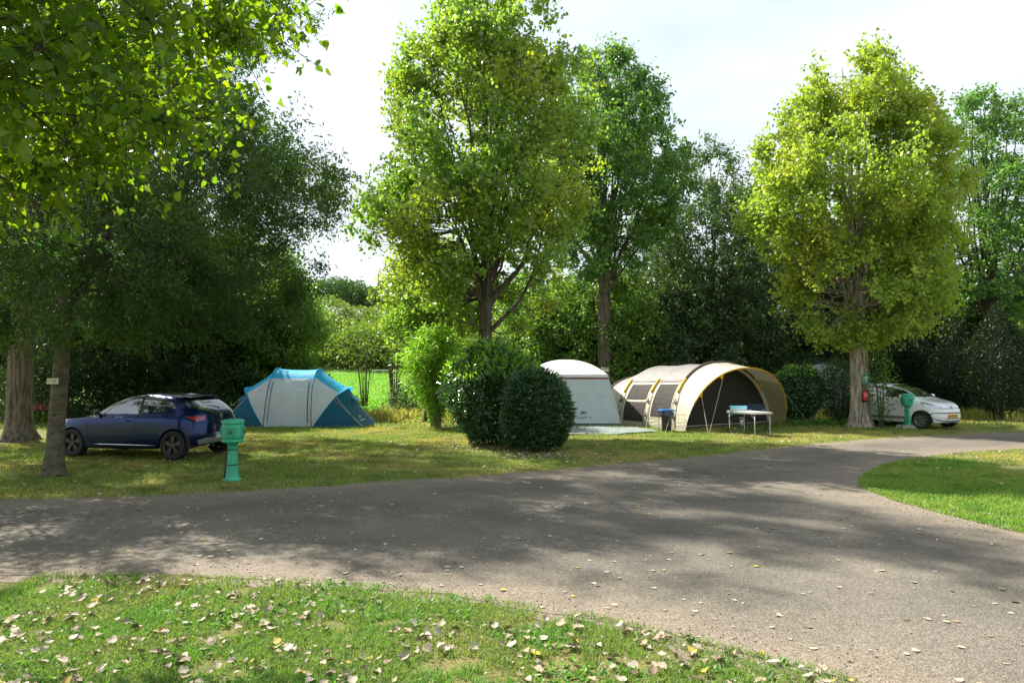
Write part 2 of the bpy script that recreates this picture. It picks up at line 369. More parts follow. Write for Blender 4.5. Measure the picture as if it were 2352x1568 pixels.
L_mid = leafmat('hazel_leaf', [(.09, .18, .03), (.12, .22, .035), (.08, .16, .04)], patch=(.19, .26, .045), pscale=.4, pfac=.7, transl=.4)
L_laurel = leafmat('laurel_leaf', [(.03, .09, .03), (.055, .13, .04), (.04, .10, .05)], transl=.15, rough=.24, spec=.8)
L_laurel2 = leafmat('loose_laurel_leaf', [(.03, .085, .028), (.055, .13, .04), (.035, .095, .045), (.075, .16, .06)], transl=.2, rough=.2, spec=1.0)
L_young = leafmat('young_laurel_leaf', [(.2, .36, .05), (.28, .44, .06), (.14, .3, .05)], transl=.5, rough=.35)
L_bamboo = leafmat('bamboo_leaf', [(.2, .36, .06), (.28, .43, .07), (.16, .31, .055)], transl=.5, rough=.45)
L_conif = leafmat('conifer_spray', [(.014, .03, .014), (.022, .042, .016), (.018, .035, .02)], patch=(.05, .085, .018), pscale=.5, pfac=.5, transl=.15, spec=.25)
L_hill = leafmat('hillside_leaf', [(.12, .19, .035), (.16, .23, .045), (.1, .17, .04)], patch=(.22, .2, .07), pscale=.09, pfac=.6, transl=.3, spec=.2)
L_hilld = leafmat('far_wood_leaf', [(.045, .1, .04), (.06, .125, .045)], patch=(.08, .14, .04), pscale=.08, pfac=.5, transl=.25, spec=.2)
B_pop = barkmat('poplar_bark', (.07, .055, .04), (.5, .43, .34), scale=15, stretch=(1, 1, .13), bump=1.0)
B_popm = barkmat('poplar_bark_grey', (.035, .03, .022), (.13, .11, .08), scale=14, stretch=(1, 1, .16), bump=1.0)
B_cherry = barkmat('lichen_bark', (.075, .06, .042), (.15, .13, .09), scale=5, stretch=(1, 1, 1.6), bump=.25, dark=(.035, .028, .022))
B_oak = barkmat('furrowed_bark', (.03, .024, .018), (.21, .17, .125), scale=17, stretch=(1, 1, .12), bump=1.0)
B_dark = barkmat('dark_bark', (.03, .025, .02), (.09, .075, .055), scale=8)
# ------------------------------------------------------------------ ground, road, grass
def jag(pts, step, amp, sc_=1.0, seed=0, closed=False):
    o = []; n = len(pts)
    for i in range(n if closed else n-1):
        a = Vector(pts[i][:2]); b = Vector(pts[(i+1) % n][:2]); L = (b-a).length; st = step*(1 if min(a.length, b.length) < 14 else 2.5 if min(a.length, b.length) < 40 else 12)
        k = max(1, int(L/st)); nr = (b-a).normalized().orthogonal() if L > 0 else Vector((0, 0))
        for j in range(k):
            p = a.lerp(b, j/k); q = mnoise.noise(Vector((p.x*1.1*sc_, p.y*1.1*sc_, seed)))*1.6+mnoise.noise(Vector((p.x*4*sc_, p.y*4*sc_, seed+9)))*.8+mnoise.noise(Vector((p.x*12*sc_, p.y*12*sc_, seed+19)))*.45
            p2 = p+nr*q*amp; o.append((p2.x, p2.y))
    if not closed: o.append(tuple(pts[-1][:2]))
    return o
FAR = [(-700, 1185), (-250, 1165), (0, 1150), (300, 1142), (500, 1133), (700, 1122), (900, 1106), (1100, 1096), (1300, 1078), (1500, 1060), (1700, 1040), (1850, 1022), (2000, 1008), (2150, 1000), (2352, 993), (2900, 978)]
NEARB = [(2900, 1012), (2352, 1030), (2200, 1040), (2060, 1058), (1990, 1083), (1958, 1115), (2050, 1150), (2150, 1178), (2250, 1203), (2352, 1228), (2900, 1330)]
NEAR = [(1985, 1568), (1800, 1527), (1600, 1478), (1400, 1428), (1200, 1393), (1000, 1368), (800, 1343), (600, 1333), (300, 1325), (0, 1325), (-700, 1330)]
wf = [at(*p)[:2] for p in FAR]; wb_ = [at(*p)[:2] for p in NEARB]; wn = [at(*p)[:2] for p in NEAR]
wn = [(4.5, .5), (3.0, 2.2)]+wn
core = list(wf)+list(wb_)+[(12, .5), (7, -3), (5, -3)]+list(wn)
def smooth_poly(p, k=2):
    for _ in range(k):
        q = []
        for i in range(len(p)):
            a, b = p[i], p[(i+1) % len(p)]; q += [(a[0]*.75+b[0]*.25, a[1]*.75+b[1]*.25), (a[0]*.25+b[0]*.75, a[1]*.25+b[1]*.75)]
        p = q
    return p
core = smooth_poly(core, 2)
ROAD = np.array(jag(core, .12, .10, closed=True, seed=3))
def inside(P, poly):
    x, y = P[:, 0], P[:, 1]; r = np.zeros(len(P), bool); j = len(poly)-1
    for i in range(len(poly)):
        xi, yi = poly[i]; xj, yj = poly[j]
        if yi != yj: r ^= ((yi > y) != (yj > y)) & (x < (xj-xi)*(y-yi)/(yj-yi)+xi)
        j = i
    return r
CORE = np.array(core)
def edge_dist(P, poly=None):
    poly = CORE if poly is None else poly; a = poly; b = np.roll(poly, -1, 0); d = np.full(len(P), 1e9)
    for i in range(len(a)):
        ab = b[i]-a[i]; L2 = ab@ab
        if L2 < 1e-12: continue
        t = np.clip(((P[:, :2]-a[i])@ab)/L2, 0, 1); q = a[i]+t[:, None]*ab; d = np.minimum(d, np.hypot(P[:, 0]-q[:, 0], P[:, 1]-q[:, 1]))
    return d
def sheet(name, poly, z, m, step=.3, zfn=None):
    poly = np.asarray(poly); lo, hi = poly.min(0), poly.max(0)
    gx, gy = np.meshgrid(np.arange(lo[0], hi[0], step), np.arange(lo[1], hi[1], step)); G = np.column_stack([gx.ravel(), gy.ravel()])+rng.normal(size=(gx.size, 2))*step*.1
    G = G[inside(G, poly)]; d = edge_dist(G, poly); G = G[d > step*.35]
    pts = [Vector(p) for p in poly]+[Vector(p) for p in G]; n = len(poly)
    r = delaunay_2d_cdt(pts, [(i, (i+1) % n) for i in range(n)], [list(range(n))], 1, 1e-6)
    V = np.array([(p.x, p.y, z) for p in r[0]]); 
    if zfn: V[:, 2] += np.array([zfn(p[0], p[1]) for p in V])
    T = np.array([f for f in r[2] if len(f) == 3])
    a, b, c = V[T[:, 0]], V[T[:, 1]], V[T[:, 2]]; cr = (b[:, 0]-a[:, 0])*(c[:, 1]-a[:, 1])-(b[:, 1]-a[:, 1])*(c[:, 0]-a[:, 0])
    T[cr < 0] = T[cr < 0][:, ::-1]; T = T[np.abs(cr) > 1e-9]
    return V, T
# ground material: turf
def turf_mat(name, g1, g2, dry, soil, dryness=.5):
    m, t, o = nodes(name)
    n1 = noise_tex(t, .35, 5, .6); n2 = noise_tex(t, 3.0, 6, .7); n3 = noise_tex(t, 38, 6, .75)
    r1 = ramp(t, [(.38, g1), (.62, g2)]); t.links.new(n2.outputs['Fac'], r1.inputs['Fac'])
    r2 = ramp(t, [(dryness-.06, (0, 0, 0)), (dryness+.12, (.8, .8, .8))]); t.links.new(n1.outputs['Fac'], r2.inputs['Fac'])
    c = mixc(t, r1.outputs['Color'], dry, r2.outputs['Color'])
    r3 = ramp(t, [(.40, (1, 1, 1)), (.52, (0, 0, 0))]); t.links.new(n3.outputs['Fac'], r3.inputs['Fac'])
    c = mixc(t, c, soil, r3.outputs['Color'])
    b = N(t, 'BsdfPrincipled', Roughness=.95); b.inputs['Specular IOR Level'].default_value = .1; t.links.new(c, b.inputs['Base Color'])
    bp = N(t, 'Bump', Strength=.9, Distance=.03); t.links.new(n3.outputs['Fac'], bp.inputs['Height']); t.links.new(bp.outputs['Normal'], b.inputs['Normal'])
    t.links.new(b.outputs['BSDF'], o.inputs['Surface']); return m
M_turf = turf_mat('turf', (.14, .19, .045), (.2, .24, .06), (.33, .27, .12), (.12, .085, .05), .5)
M_mead = turf_mat('meadow_turf', (.12, .26, .04), (.17, .32, .05), (.2, .3, .06), (.09, .15, .03), .55)
# one sheet to the horizon, polar
rad_ = [0, 3, 6, 9, 13, 18, 24, 30, 33, 40, 50, 65, 80, 100, 115, 130, 145, 160, 190, 230, 300, 420, 700, 1200, 1500]; na = 96
Vg = [(0, 0, 0)]; Fg = []
for i, r in enumerate(rad_[1:]):
    for k in range(na):
        a = 2*math.pi*k/na; x, y = r*math.sin(a), r*math.cos(a); Vg.append((x, y, float(np.interp(r, [0, 33, 100, 160, 230, 420, 1500], [0, 0, 1.5, 9, 18, 22, 25]))))
mb = MB(); mb.v = Vg
for k in range(na): mb.f.append((0, 1+(k+1) % na, 1+k))
for i in range(len(rad_)-2):
    for k in range(na): k2 = (k+1) % na; mb.f.append((1+i*na+k, 1+i*na+k2, 1+(i+1)*na+k2, 1+(i+1)*na+k))
struct(mb.build('ground', M_turf, smooth=True))
# meadow beyond the pitches (follows the slope)
def gz(x, y): return float(np.interp(math.hypot(x, y), [0, 33, 100, 160, 230, 420, 1500], [0, 0, 1.5, 9, 18, 22, 25]))
mead = [(-34, 36), (-20, 34.5), (-12, 34), (-3, 34), (8, 35), (20, 38), (34, 60), (40, 98), (10, 101), (-20, 103), (-48, 98), (-50, 60)]
V, T = sheet('meadow', jag(mead, 1, .4, .3, closed=True), .012, M_mead, 3.0, gz)
struct(np_mesh('meadow', V, T, M_mead, smooth=True))
# road: gravel and dirt margin, then the worn asphalt
def road_mat():
    m, t, o = nodes('worn_asphalt')
    n1 = noise_tex(t, .45, 5, .6); n2 = noise_tex(t, 60, 4, .7); n3 = noise_tex(t, 2.2, 6, .7); at_ = N(t, 'Attribute', attribute_name='edge')
    r1 = ramp(t, [(.35, (.10, .091, .076)), (.65, (.165, .146, .117))]); t.links.new(n1.outputs['Fac'], r1.inputs['Fac'])
    ad = N(t, 'Math', operation='MULTIPLY_ADD'); t.links.new(n3.outputs['Fac'], ad.inputs[0]); ad.inputs[1].default_value = -1.6; t.links.new(at_.outputs['Fac'], ad.inputs[2])
    mr = N(t, 'MapRange'); mr.inputs['From Min'].default_value = -.75; mr.inputs['From Max'].default_value = .35; mr.inputs['To Min'].default_value = 1; mr.inputs['To Max'].default_value = 0; t.links.new(ad.outputs[0], mr.inputs['Value'])
    c = mixc(t, r1.outputs['Color'], (.2, .165, .125), mr.outputs['Result'])
    vo = N(t, 'TexVoronoi', Scale=85); tcn = N(t, 'TexCoord'); t.links.new(tcn.outputs['Object'], vo.inputs['Vector'])
    r3 = ramp(t, [(0, (.45, .45, .45)), (.5, (.95, .95, .95)), (1, (1.9, 1.85, 1.75))]); t.links.new(vo.outputs['Color'], r3.inputs['Fac'])
    c = mixc(t, c, r3.outputs['Color'], .5, 'MULTIPLY')
    r2 = ramp(t, [(.34, (.5, .5, .5)), (.66, (1.5, 1.5, 1.5))]); t.links.new(n2.outputs['Fac'], r2.inputs['Fac']); c = mixc(t, c, r2.outputs['Color'], .8, 'MULTIPLY')
    b = N(t, 'BsdfPrincipled', Roughness=.9); b.inputs['Specular IOR Level'].default_value = .25; t.links.new(c, b.inputs['Base Color'])
    bp = N(t, 'Bump', Strength=.7, Distance=.008); t.links.new(vo.outputs['Distance'], bp.inputs['Height'])
    bp2 = N(t, 'Bump', Strength=.35, Distance=.1); t.links.new(n3.outputs['Fac'], bp2.inputs['Height']); t.links.new(bp.outputs['Normal'], bp2.inputs['Normal']); t.links.new(bp2.outputs['Normal'], b.inputs['Normal'])
    t.links.new(b.outputs['BSDF'], o.inputs['Surface']); return m
M_dirt = mat('dirt', (.17, .125, .085), rough=.95, spec=.1, var=.35, vscale=18, bump=.8, bscale=60)
def offset(poly, d):   # push outwards along the normal
    n = len(poly); c = np.roll(poly, -1, 0)-np.roll(poly, 1, 0); nr = np.column_stack([c[:, 1], -c[:, 0]]); nr /= np.maximum(np.linalg.norm(nr, axis=1, keepdims=True), 1e-9)
    area = 0.5*np.sum(poly[:, 0]*np.roll(poly[:, 1], -1)-np.roll(poly[:, 0], -1)*poly[:, 1]); 
    return poly+nr*(d if area > 0 else -d)
MARG = np.array(jag([tuple(p) for p in offset(CORE, .16)], .1, .16, 1.4, closed=True, seed=31))
M_road = road_mat(); V, T = sheet('m', MARG, .004, None, .6); struct(np_mesh('dirt_margin', V, T, M_road, attr={'edge': np.full(len(V), -.2)}))
V, T = sheet('r', ROAD, .009, None, .3); ed = edge_dist(V); ed[~inside(V, CORE)] *= -1
struct(np_mesh('road', V, T, M_road, attr={'edge': ed}))
# blades of grass
def blades(name, P, h, wd, m, label, lean=.5, near=False):
    n = len(P); a = rng.random(n)*2*math.pi; sx, sy = np.cos(a), np.sin(a); b = rng.random(n)*2*math.pi
    H = h*(.5+rng.random(n)); W_ = wd*(.6+.8*rng.random(n)); ln = lean*H*(.3+rng.random(n)); lx, ly = np.cos(b)*ln, np.sin(b)*ln
    z = P[:, 2]; V = np.empty((n, 5, 3))
    V[:, 0] = np.column_stack([P[:, 0]-sx*W_/2, P[:, 1]-sy*W_/2, z-.004]); V[:, 1] = np.column_stack([P[:, 0]+sx*W_/2, P[:, 1]+sy*W_/2, z-.004])
    V[:, 2] = np.column_stack([P[:, 0]-sx*W_*.4+lx*.35, P[:, 1]-sy*W_*.4+ly*.35, z+H*.6]); V[:, 3] = np.column_stack([P[:, 0]+sx*W_*.4+lx*.35, P[:, 1]+sy*W_*.4+ly*.35, z+H*.6])
    V[:, 4] = np.column_stack([P[:, 0]+lx, P[:, 1]+ly, z+H*(1-.25*lean)])
    f = np.array([(0, 1, 3), (0, 3, 2), (2, 3, 4)]); Fa = (f[None]+(np.arange(n)*5)[:, None, None]).reshape(-1, 3)
    return tag(np_mesh(name, V.reshape(-1, 3), Fa, m), label, 'grass', kind='stuff')
def grassmat(name, cols, dry, thr=.5, patch=(.08, .2, .03), ps=.35, tr=.35):
    m, t, o = nodes(name); g = N(t, 'NewGeometry'); r = ramp(t, [(i/(len(cols)-1), c) for i, c in enumerate(cols)]); t.links.new(g.outputs['Random Per Island'], r.inputs['Fac'])
    n1 = noise_tex(t, ps, 5, .6); r2 = ramp(t, [(thr-.06, (0, 0, 0)), (thr+.12, (.85, .85, .85))]); t.links.new(n1.outputs['Fac'], r2.inputs['Fac'])
    c = mixc(t, r.outputs['Color'], dry, r2.outputs['Color'])
    n2 = noise_tex(t, 1.5, 3, .6); r4 = ramp(t, [(.5, (0, 0, 0)), (.62, (.8, .8, .8))]); t.links.new(n2.outputs['Fac'], r4.inputs['Fac']); c = mixc(t, c, patch, r4.outputs['Color'])
    b = N(t, 'BsdfPrincipled', Roughness=.6); b.inputs['Specular IOR Level'].default_value = .3; t.links.new(c, b.inputs['Base Color'])
    tl = N(t, 'BsdfTranslucent'); t.links.new(mixc(t, c, (1.5, 1.6, .8), 1, 'MULTIPLY'), tl.inputs['Color']); ms = N(t, 'MixShader'); ms.inputs['Fac'].default_value = tr
    t.links.new(b.outputs['BSDF'], ms.inputs[1]); t.links.new(tl.outputs['BSDF'], ms.inputs[2]); t.links.new(ms.outputs['Shader'], o.inputs['Surface']); return m
G_near = grassmat('near_grass', [(.15, .25, .045), (.2, .31, .06), (.13, .22, .05), (.28, .31, .12)], (.34, .3, .14), .56, (.13, .28, .045))
G_mid = grassmat('pitch_grass', [(.2, .28, .05), (.27, .34, .07), (.17, .23, .05)], (.42, .35, .12), .5, (.09, .16, .03))
G_mead = grassmat('meadow_grass', [(.16, .34, .04), (.2, .4, .05), (.13, .28, .04)], (.22, .34, .07), .6, (.14, .32, .04), tr=.4)
G_isl = grassmat('verge_grass', [(.18, .29, .055), (.24, .36, .06), (.15, .25, .05)], (.38, .34, .12), .6, (.09, .22, .03))
def scatter(n, x0, x1, y0, y1, clump=.35, cs=1.6, road_ok=False, noise_sc=1.6, edge=.0, thresh=-.15):
    P = np.column_stack([rng.uniform(x0, x1, n), rng.uniform(y0, y1, n), np.zeros(n)])
    s = (P[:, 1]+1)*.78+.6; P = P[np.abs(P[:, 0]) < s]
    ins = inside(P, CORE); ed = edge_dist(P); fr = rng.random(len(P))
    keep = ~ins & (ed > fr**2*.5*edge) | (ins & (ed < .10*rng.random(len(P))**2))
    P = P[keep]; ed = ed[keep]
    nn = np.array([mnoise.noise(Vector((p[0]*noise_sc, p[1]*noise_sc, 4.)))+.5*mnoise.noise(Vector((p[0]*5, p[1]*5, 9.))) for p in P])
    return P[nn > thresh+rng.normal(size=len(P))*.12-.25], nn
P, _ = scatter(330000, -4.4, 4.6, 3.0, 7.2, thresh=-.02, edge=1.0)
blades('near_grass', P, .042, .0065, G_near, 'short bright green grass among dead leaves along the near edge of the road', .9)
# broad-leaved weeds in the near verge
wP, _ = scatter(2600, -4.2, 3.6, 3.4, 7.0, thresh=.30, noise_sc=1.1, edge=1.0)
wl = []; 
for i in range(7): wl.append(wP+np.column_stack([rng.normal(size=(len(wP), 2))*.014, np.full(len(wP), .012)]))
wQ = np.concatenate(wl); dd = rng.normal(size=wQ.shape); dd[:, 2] = .35+.3*rng.random(len(dd))
V, Fa = leaves(wQ, .05, .42, 'fold', droop=0, dirs=unit(dd), dirw=2.2, flat=1)
G_weed = leafmat('weed_leaf', [(.08, .2, .03), (.12, .26, .04), (.1, .2, .05)], transl=.35, rough=.5)
tag(np_mesh('weeds', V, Fa, G_weed), 'broad light green weed leaves growing through the near grass verge', 'weeds', kind='stuff')
P, _ = scatter(260000, -13, 14, 9.2, 24, thresh=-.25)
P = P[(P[:, 1] > 9.0) & ~((P[:, 0] > 4.2) & (P[:, 1] < 14.5))]
far_ = P[P[:, 1] > 8]
blades('pitch_grass', far_, .042, .013, G_mid, 'short mown yellowish green grass of the camping pitches beyond the road', .8)
P = np.column_stack([rng.uniform(-26, 30, 70000), rng.uniform(23.5, 35, 70000), np.zeros(70000)]); P = P[np.abs(P[:, 0]) < P[:, 1]*.78+1]; P = P[~inside(P, CORE)]
blades('back_grass', P, .08, .028, G_mid, 'rough grass at the back of the pitches behind the tents', .7)
P, _ = scatter(90000, 4.0, 9.5, 6.8, 15.5, thresh=-.3); P = P[~inside(P, CORE) & (P[:, 0] > 4)]
P = P[(P[:, 0]*.0+P[:, 1] < 15.6)]
blades('island_grass', P, .05, .012, G_isl, 'green grass of the island between the two arms of the road', .8)
P = np.column_stack([rng.uniform(-26, 12, 60000), 34+64*rng.random(60000)**1.5]); P = P[(P[:, 0] > -.42*P[:, 1]) & (P[:, 0] < .1*P[:, 1]+2)]
P = np.column_stack([P, [gz(*p) for p in P]]); blades('meadow_grass', P, .14, .07, G_mead, 'bright green sunlit meadow grass seen between the tent and the bamboo', .8)
# taller weeds at the foot of hedges and trees
P = np.column_stack([rng.uniform(-14, 22, 16000), rng.uniform(27, 33.5, 16000), np.zeros(16000)]); nn = np.array([mnoise.noise(Vector((p[0]*.5, p[1]*.5, 2.))) for p in P]); P = P[nn > 0]
blades('rough_weeds', P, .4, .05, G_mid, 'tall rough weeds along the foot of the trees behind the pitches', .6)
P = np.concatenate([np.array([at(px, 976)]) +np.column_stack([rng.normal(size=(170, 1))*.6, rng.normal(size=(170, 1))*.25, np.zeros((170, 1))]) for px in (1850, 1890, 1930, 2040, 2010)])
V, Fa = leaves(np.concatenate([P+np.array([0, 0, .04+.05*k]) for k in range(3)]), .09, .6, 'fold', droop=-.2)
tag(np_mesh('nettles', V, Fa, G_weed), 'low bright green weeds at the foot of the thick poplar and the shrubs beside it', 'weeds', kind='stuff')
# gravel on the road margin
n = 9000; P = np.column_stack([rng.uniform(-5, 6, n), rng.uniform(3.4, 11, n), np.zeros(n)]); ed = edge_dist(P); ins = inside(P, CORE); P = P[(ins & (ed < .25+.6*rng.random(n)**2)) | (~ins & (ed < .08))]
ico = np.array([(1, 0, 0), (-.9, .2, 0), (.1, 1, 0), (0, -1, .1), (0, 0, .8), (.1, 0, -.5)]); fi = np.array([(0, 2, 4), (2, 1, 4), (1, 3, 4), (3, 0, 4), (2, 0, 5), (1, 2, 5), (3, 1, 5), (0, 3, 5)])
sz = .004+.008*rng.random(len(P))**2; an = rng.random(len(P))*6.28; rot = np.stack([np.stack([np.cos(an), -np.sin(an), 0*an], -1), np.stack([np.sin(an), np.cos(an), 0*an], -1), np.stack([0*an, 0*an, 1+0*an], -1)], 1)
V = np.einsum('nij,kj->nki', rot, ico)*sz[:, None, None]+P[:, None]+np.array([0, 0, .012]); Fa = (fi[None]+(np.arange(len(P))*6)[:, None, None]).reshape(-1, 3)
M_grav = leafmat('gravel_stone', [(.06, .055, .05), (.16, .14, .12), (.3, .26, .22), (.1, .085, .075)], transl=0, rough=.85)
tag(np_mesh('gravel', V.reshape(-1, 3), Fa, M_grav), 'loose grey and brown gravel along the margin of the road', 'gravel', kind='stuff')
# ------------------------------------------------------------------ fallen leaves
def litmat():
    m, t, o = nodes('dry_leaf'); oi = N(t, 'ObjectInfo'); g = N(t, 'NewGeometry')
    ad = N(t, 'Math', operation='ADD'); t.links.new(oi.outputs['Random'], ad.inputs[0]); t.links.new(g.outputs['Random Per Island'], ad.inputs[1])
    fr = N(t, 'Math', operation='FRACT'); t.links.new(ad.outputs[0], fr.inputs[0])
    r = ramp(t, [(0, (.36, .30, .22)), (.3, (.46, .39, .29)), (.5, (.28, .20, .12)), (.7, (.50, .44, .34)), (.85, (.26, .18, .11)), (.93, (.12, .075, .04)), (.985, (.5, .4, .05))]); t.links.new(fr.outputs[0], r.inputs['Fac'])
    n = noise_tex(t, 45, 5, .7); r2 = ramp(t, [(.35, (.6, .55, .5)), (.6, (1.1, 1.1, 1.1))]); t.links.new(n.outputs['Fac'], r2.inputs['Fac']); c = mixc(t, r.outputs['Color'], r2.outputs['Color'], .6, 'MULTIPLY')
    b = N(t, 'BsdfPrincipled', Roughness=.7); t.links.new(c, b.inputs['Base Color']); bp = N(t, 'Bump', Strength=.5, Distance=.01); t.links.new(n.outputs['Fac'], bp.inputs['Height']); t.links.new(bp.outputs['Normal'], b.inputs['Normal'])
    t.links.new(b.outputs['BSDF'], o.inputs['Surface']); return m
M_lit = litmat()
def leaf_mesh(k, curl):
    rg = np.random.default_rng(100+k); out_ = [(0, 0)]; n = 14; V = []; Fc = []
    prof = [(0, 0), (-.02, .2), (.08, .42), (.28, .52), (.5, .46), (.7, .3), (.88, .12), (1.06, 0)]
    L = [(x+rg.normal()*.03, y*(1+rg.normal()*.17)) for x, y in prof]; Rr = [(x+rg.normal()*.03, -y*(1+rg.normal()*.17)) for x, y in prof]
    c1, c2, tw = curl*rg.uniform(.4, 1.3), curl*rg.uniform(-.6, 1), rg.normal()*curl*.4
    def z(x, y): return c1*abs(y)**1.5*1.2+c2*(x-.5)**2+tw*x*y+.03*curl*math.sin(9*x+k)+.05*curl*math.sin(14*y+2*k)
    rows = []
    for (lx, ly), (rx, ry) in zip(L, Rr):
        xm = (lx+rx)/2; row = []
        for t in (-1, -.5, 0, .5, 1):
            y = -ry*t if t < 0 else ly*t
            y = (ry*-t if t < 0 else ly*t); x = xm+(lx-xm if t > 0 else rx-xm)*abs(t); row.append((x, y*(1-.25*curl*abs(t)), z(x, y)))
        rows.append(row)
    V = [p for r in rows for p in r]; Fc = [(i*5+j, (i+1)*5+j, (i+1)*5+j+1, i*5+j+1) for i in range(len(rows)-1) for j in range(4)]
    b = len(V); V += [(-.02, -.012, .01), (-.02, .012, .01), (-.45, .05+rg.normal()*.1, .06*curl)]; Fc.append((b, b+1, b+2))
    return V, Fc
# positions: dense on the near verge, thin on the road and the pitches
def lit_pos():
    A = np.column_stack([rng.uniform(-4.2, 3.8, 2600), rng.uniform(3.6, 6.9, 2600)]); A = A[~inside(A, CORE)]; A = A[np.abs(A[:, 0]) < A[:, 1]*.74+.1]
    nn = np.array([mnoise.noise(Vector((p[0]*1.3, p[1]*1.3, 7.)))+.5*mnoise.noise(Vector((p[0]*4, p[1]*4, 1.))) for p in A]); A = A[nn > .02-.22*rng.random(len(A))]
    B = np.column_stack([rng.uniform(-9, 11, 1700), 4.2+14*rng.random(1700)**1.2]); B = B[inside(B, CORE) & (np.abs(B[:, 0]) < B[:, 1]*.74+.3)]
    D_ = np.column_stack([rng.uniform(-11, 15, 1000), rng.uniform(9, 22, 1000)]); D_ = D_[~inside(D_, CORE) & (np.abs(D_[:, 0]) < D_[:, 1]*.74+.3)]
    return A, B, D_
A_, B_, D__ = lit_pos()
allp = [(p, 0) for p in A_]+[(p, 1) for p in B_]+[(p, 2) for p in D__]
allp.sort(key=lambda q: q[0][0]**2+q[0][1]**2)
LM = []
for k in range(16):
    V, Fc = leaf_mesh(k, .22+.055*k if k < 8 else .06+.03*(k-8)); me = bpy.data.meshes.new('fallen_leaf'); me.from_pydata(V, [], Fc); me.update(); me.polygons.foreach_set('use_smooth', np.ones(len(me.polygons), bool)); me.materials.append(M_lit); LM.append(me)
LV, LF, nb = [], [], 0
for i, (p, kind) in enumerate(allp):
    k = random.randrange(8) if kind != 1 else 8+random.randrange(8)
    s = random.choice((.032, .04, .05, .058, .068))*random.uniform(.85, 1.15)*(.85 if kind == 1 else 1)*(1. if kind == 0 else .95); a = random.uniform(0, 6.28); tx, ty = (random.gauss(0, .3), random.gauss(0, .3)) if kind != 1 else (random.gauss(0, .07), random.gauss(0, .07))
    z = {0: .025, 1: .014, 2: .035}[kind]+(.008 if kind == 0 else 0)*random.random()+abs(ty)*s*.3
    if i < 300:
        o = bpy.data.objects.new('fallen_leaf', LM[k]); C.objects.link(o); o.location = (p[0], p[1], z); o.rotation_euler = (tx, ty, a); o.scale = (s, s, s)
        if kind == 0: tag(o, 'dry pale curled leaf lying on the near grass verge', 'leaf', 'dead leaves on the near grass verge')
        else: tag(o, 'dry flat pale leaf lying on the near part of the road', 'leaf', 'dead leaves on the road')
    else:
        me = LM[k]; Mx = Matrix.LocRotScale(Vector((p[0], p[1], z)), Matrix.Rotation(a, 3, 'Z') @ Matrix.Rotation(tx, 3, 'X') @ Matrix.Rotation(ty, 3, 'Y'), Vector((s, s, s)))
        LV += [tuple(Mx @ v.co) for v in me.vertices]; LF += [tuple(nb+j for j in q.vertices) for q in me.polygons]; nb += len(me.vertices)
me = bpy.data.meshes.new('leaf_litter'); me.from_pydata(LV, [], LF); me.materials.append(M_lit); o = bpy.data.objects.new('leaf_litter', me); C.objects.link(o)
tag(o, 'pale dead leaves scattered over the verge, the road and the pitch grass farther off', 'leaf litter', kind='stuff')
# crumbs of dead leaf between the large ones
P, _ = scatter(5000, -4.2, 3.8, 3.5, 7.1, thresh=.05); cq = np.array([at(1128, 1030)[:], at(1232, 1046)[:]])[rng.integers(0, 2, 1100)]; cq[:, :2] += rng.normal(size=(1100, 2))*np.array([.75, .42]); cq[:, 2] = .01; P = np.concatenate([P, cq])
V, Fa = leaves(P+np.array([0, 0, .02]), np.where(P[:, 1] > 10, .045, .022), .7, 'fold', droop=0, flat=1); tag(np_mesh('leaf_crumbs', V, Fa, M_lit), 'small broken bits of dead leaf between the near grass blades', 'leaf litter', kind='stuff')
# ------------------------------------------------------------------ cars
def pchip(t, y, tq):
    t = np.asarray(t, float); y = np.asarray(y, float); h = np.diff(t); d = np.diff(y)/h; m = np.zeros(len(t))
    for i in range(1, len(t)-1):
        if d[i-1]*d[i] > 0: m[i] = 2*d[i-1]*d[i]/(d[i-1]+d[i])
    m[0] = d[0]; m[-1] = d[-1]
    i = np.clip(np.searchsorted(t, tq)-1, 0, len(t)-2); s = (tq-t[i])/h[i]
    return (2*s**3-3*s**2+1)*y[i]+(s**3-2*s**2+s)*h[i]*m[i]+(-2*s**3+3*s**2)*y[i+1]+(s**3-s**2)*h[i]*m[i+1]
def shell(keys, rows=200, M=250):
    """keys: (xf, zf, zsf, zsr, zr, xr, hw, n) from sill to roof"""
    K = np.array(keys, float); t = np.arange(len(K)); tq = np.linspace(0, len(K)-1, rows); Q = np.column_stack([pchip(t, K[:, j], tq) for j in range(8)])
    G = []
    for xf, zf, zsf, zsr, zr, xr, hw, n in Q:
        ph = np.linspace(0, math.pi, 1500); cx = np.sign(np.cos(ph))*np.abs(np.cos(ph))**(2/n); sy = np.abs(np.sin(ph))**(2/n)
        xc, a = (xf+xr)/2, (xf-xr)/2; X = xc+a*cx; Y = hw*sy*(1-.04*cx**2); s = np.concatenate([[0], np.cumsum(np.hypot(np.diff(X), np.diff(Y)))]); u = np.linspace(0, s[-1], M)
        X = np.interp(u, s, X); Y = np.interp(u, s, Y); Y[0] = Y[-1] = 0; xi = (X-xc)/a
        Z = pchip([-1.001, -.80, .80, 1.001], [zr, zsr, zsf, zf], np.clip(xi, -1, 1)); G.append(np.column_stack([X, Y, Z]))
    G = np.array(G); full = np.concatenate([G, G[:, -2:0:-1]*np.array([1, -1, 1])], 1); n = full.shape[1]; V = full.reshape(-1, 3)
    i, j = np.meshgrid(np.arange(rows-1), np.arange(n), indexing='ij'); i = i.ravel(); j = j.ravel(); j2 = (j+1) % n
    Fc = np.column_stack([i*n+j, i*n+j2, (i+1)*n+j2, (i+1)*n+j]); return V, Fc
def poly_in(x, z, poly): return inside(np.column_stack([x, z]), np.array(poly))
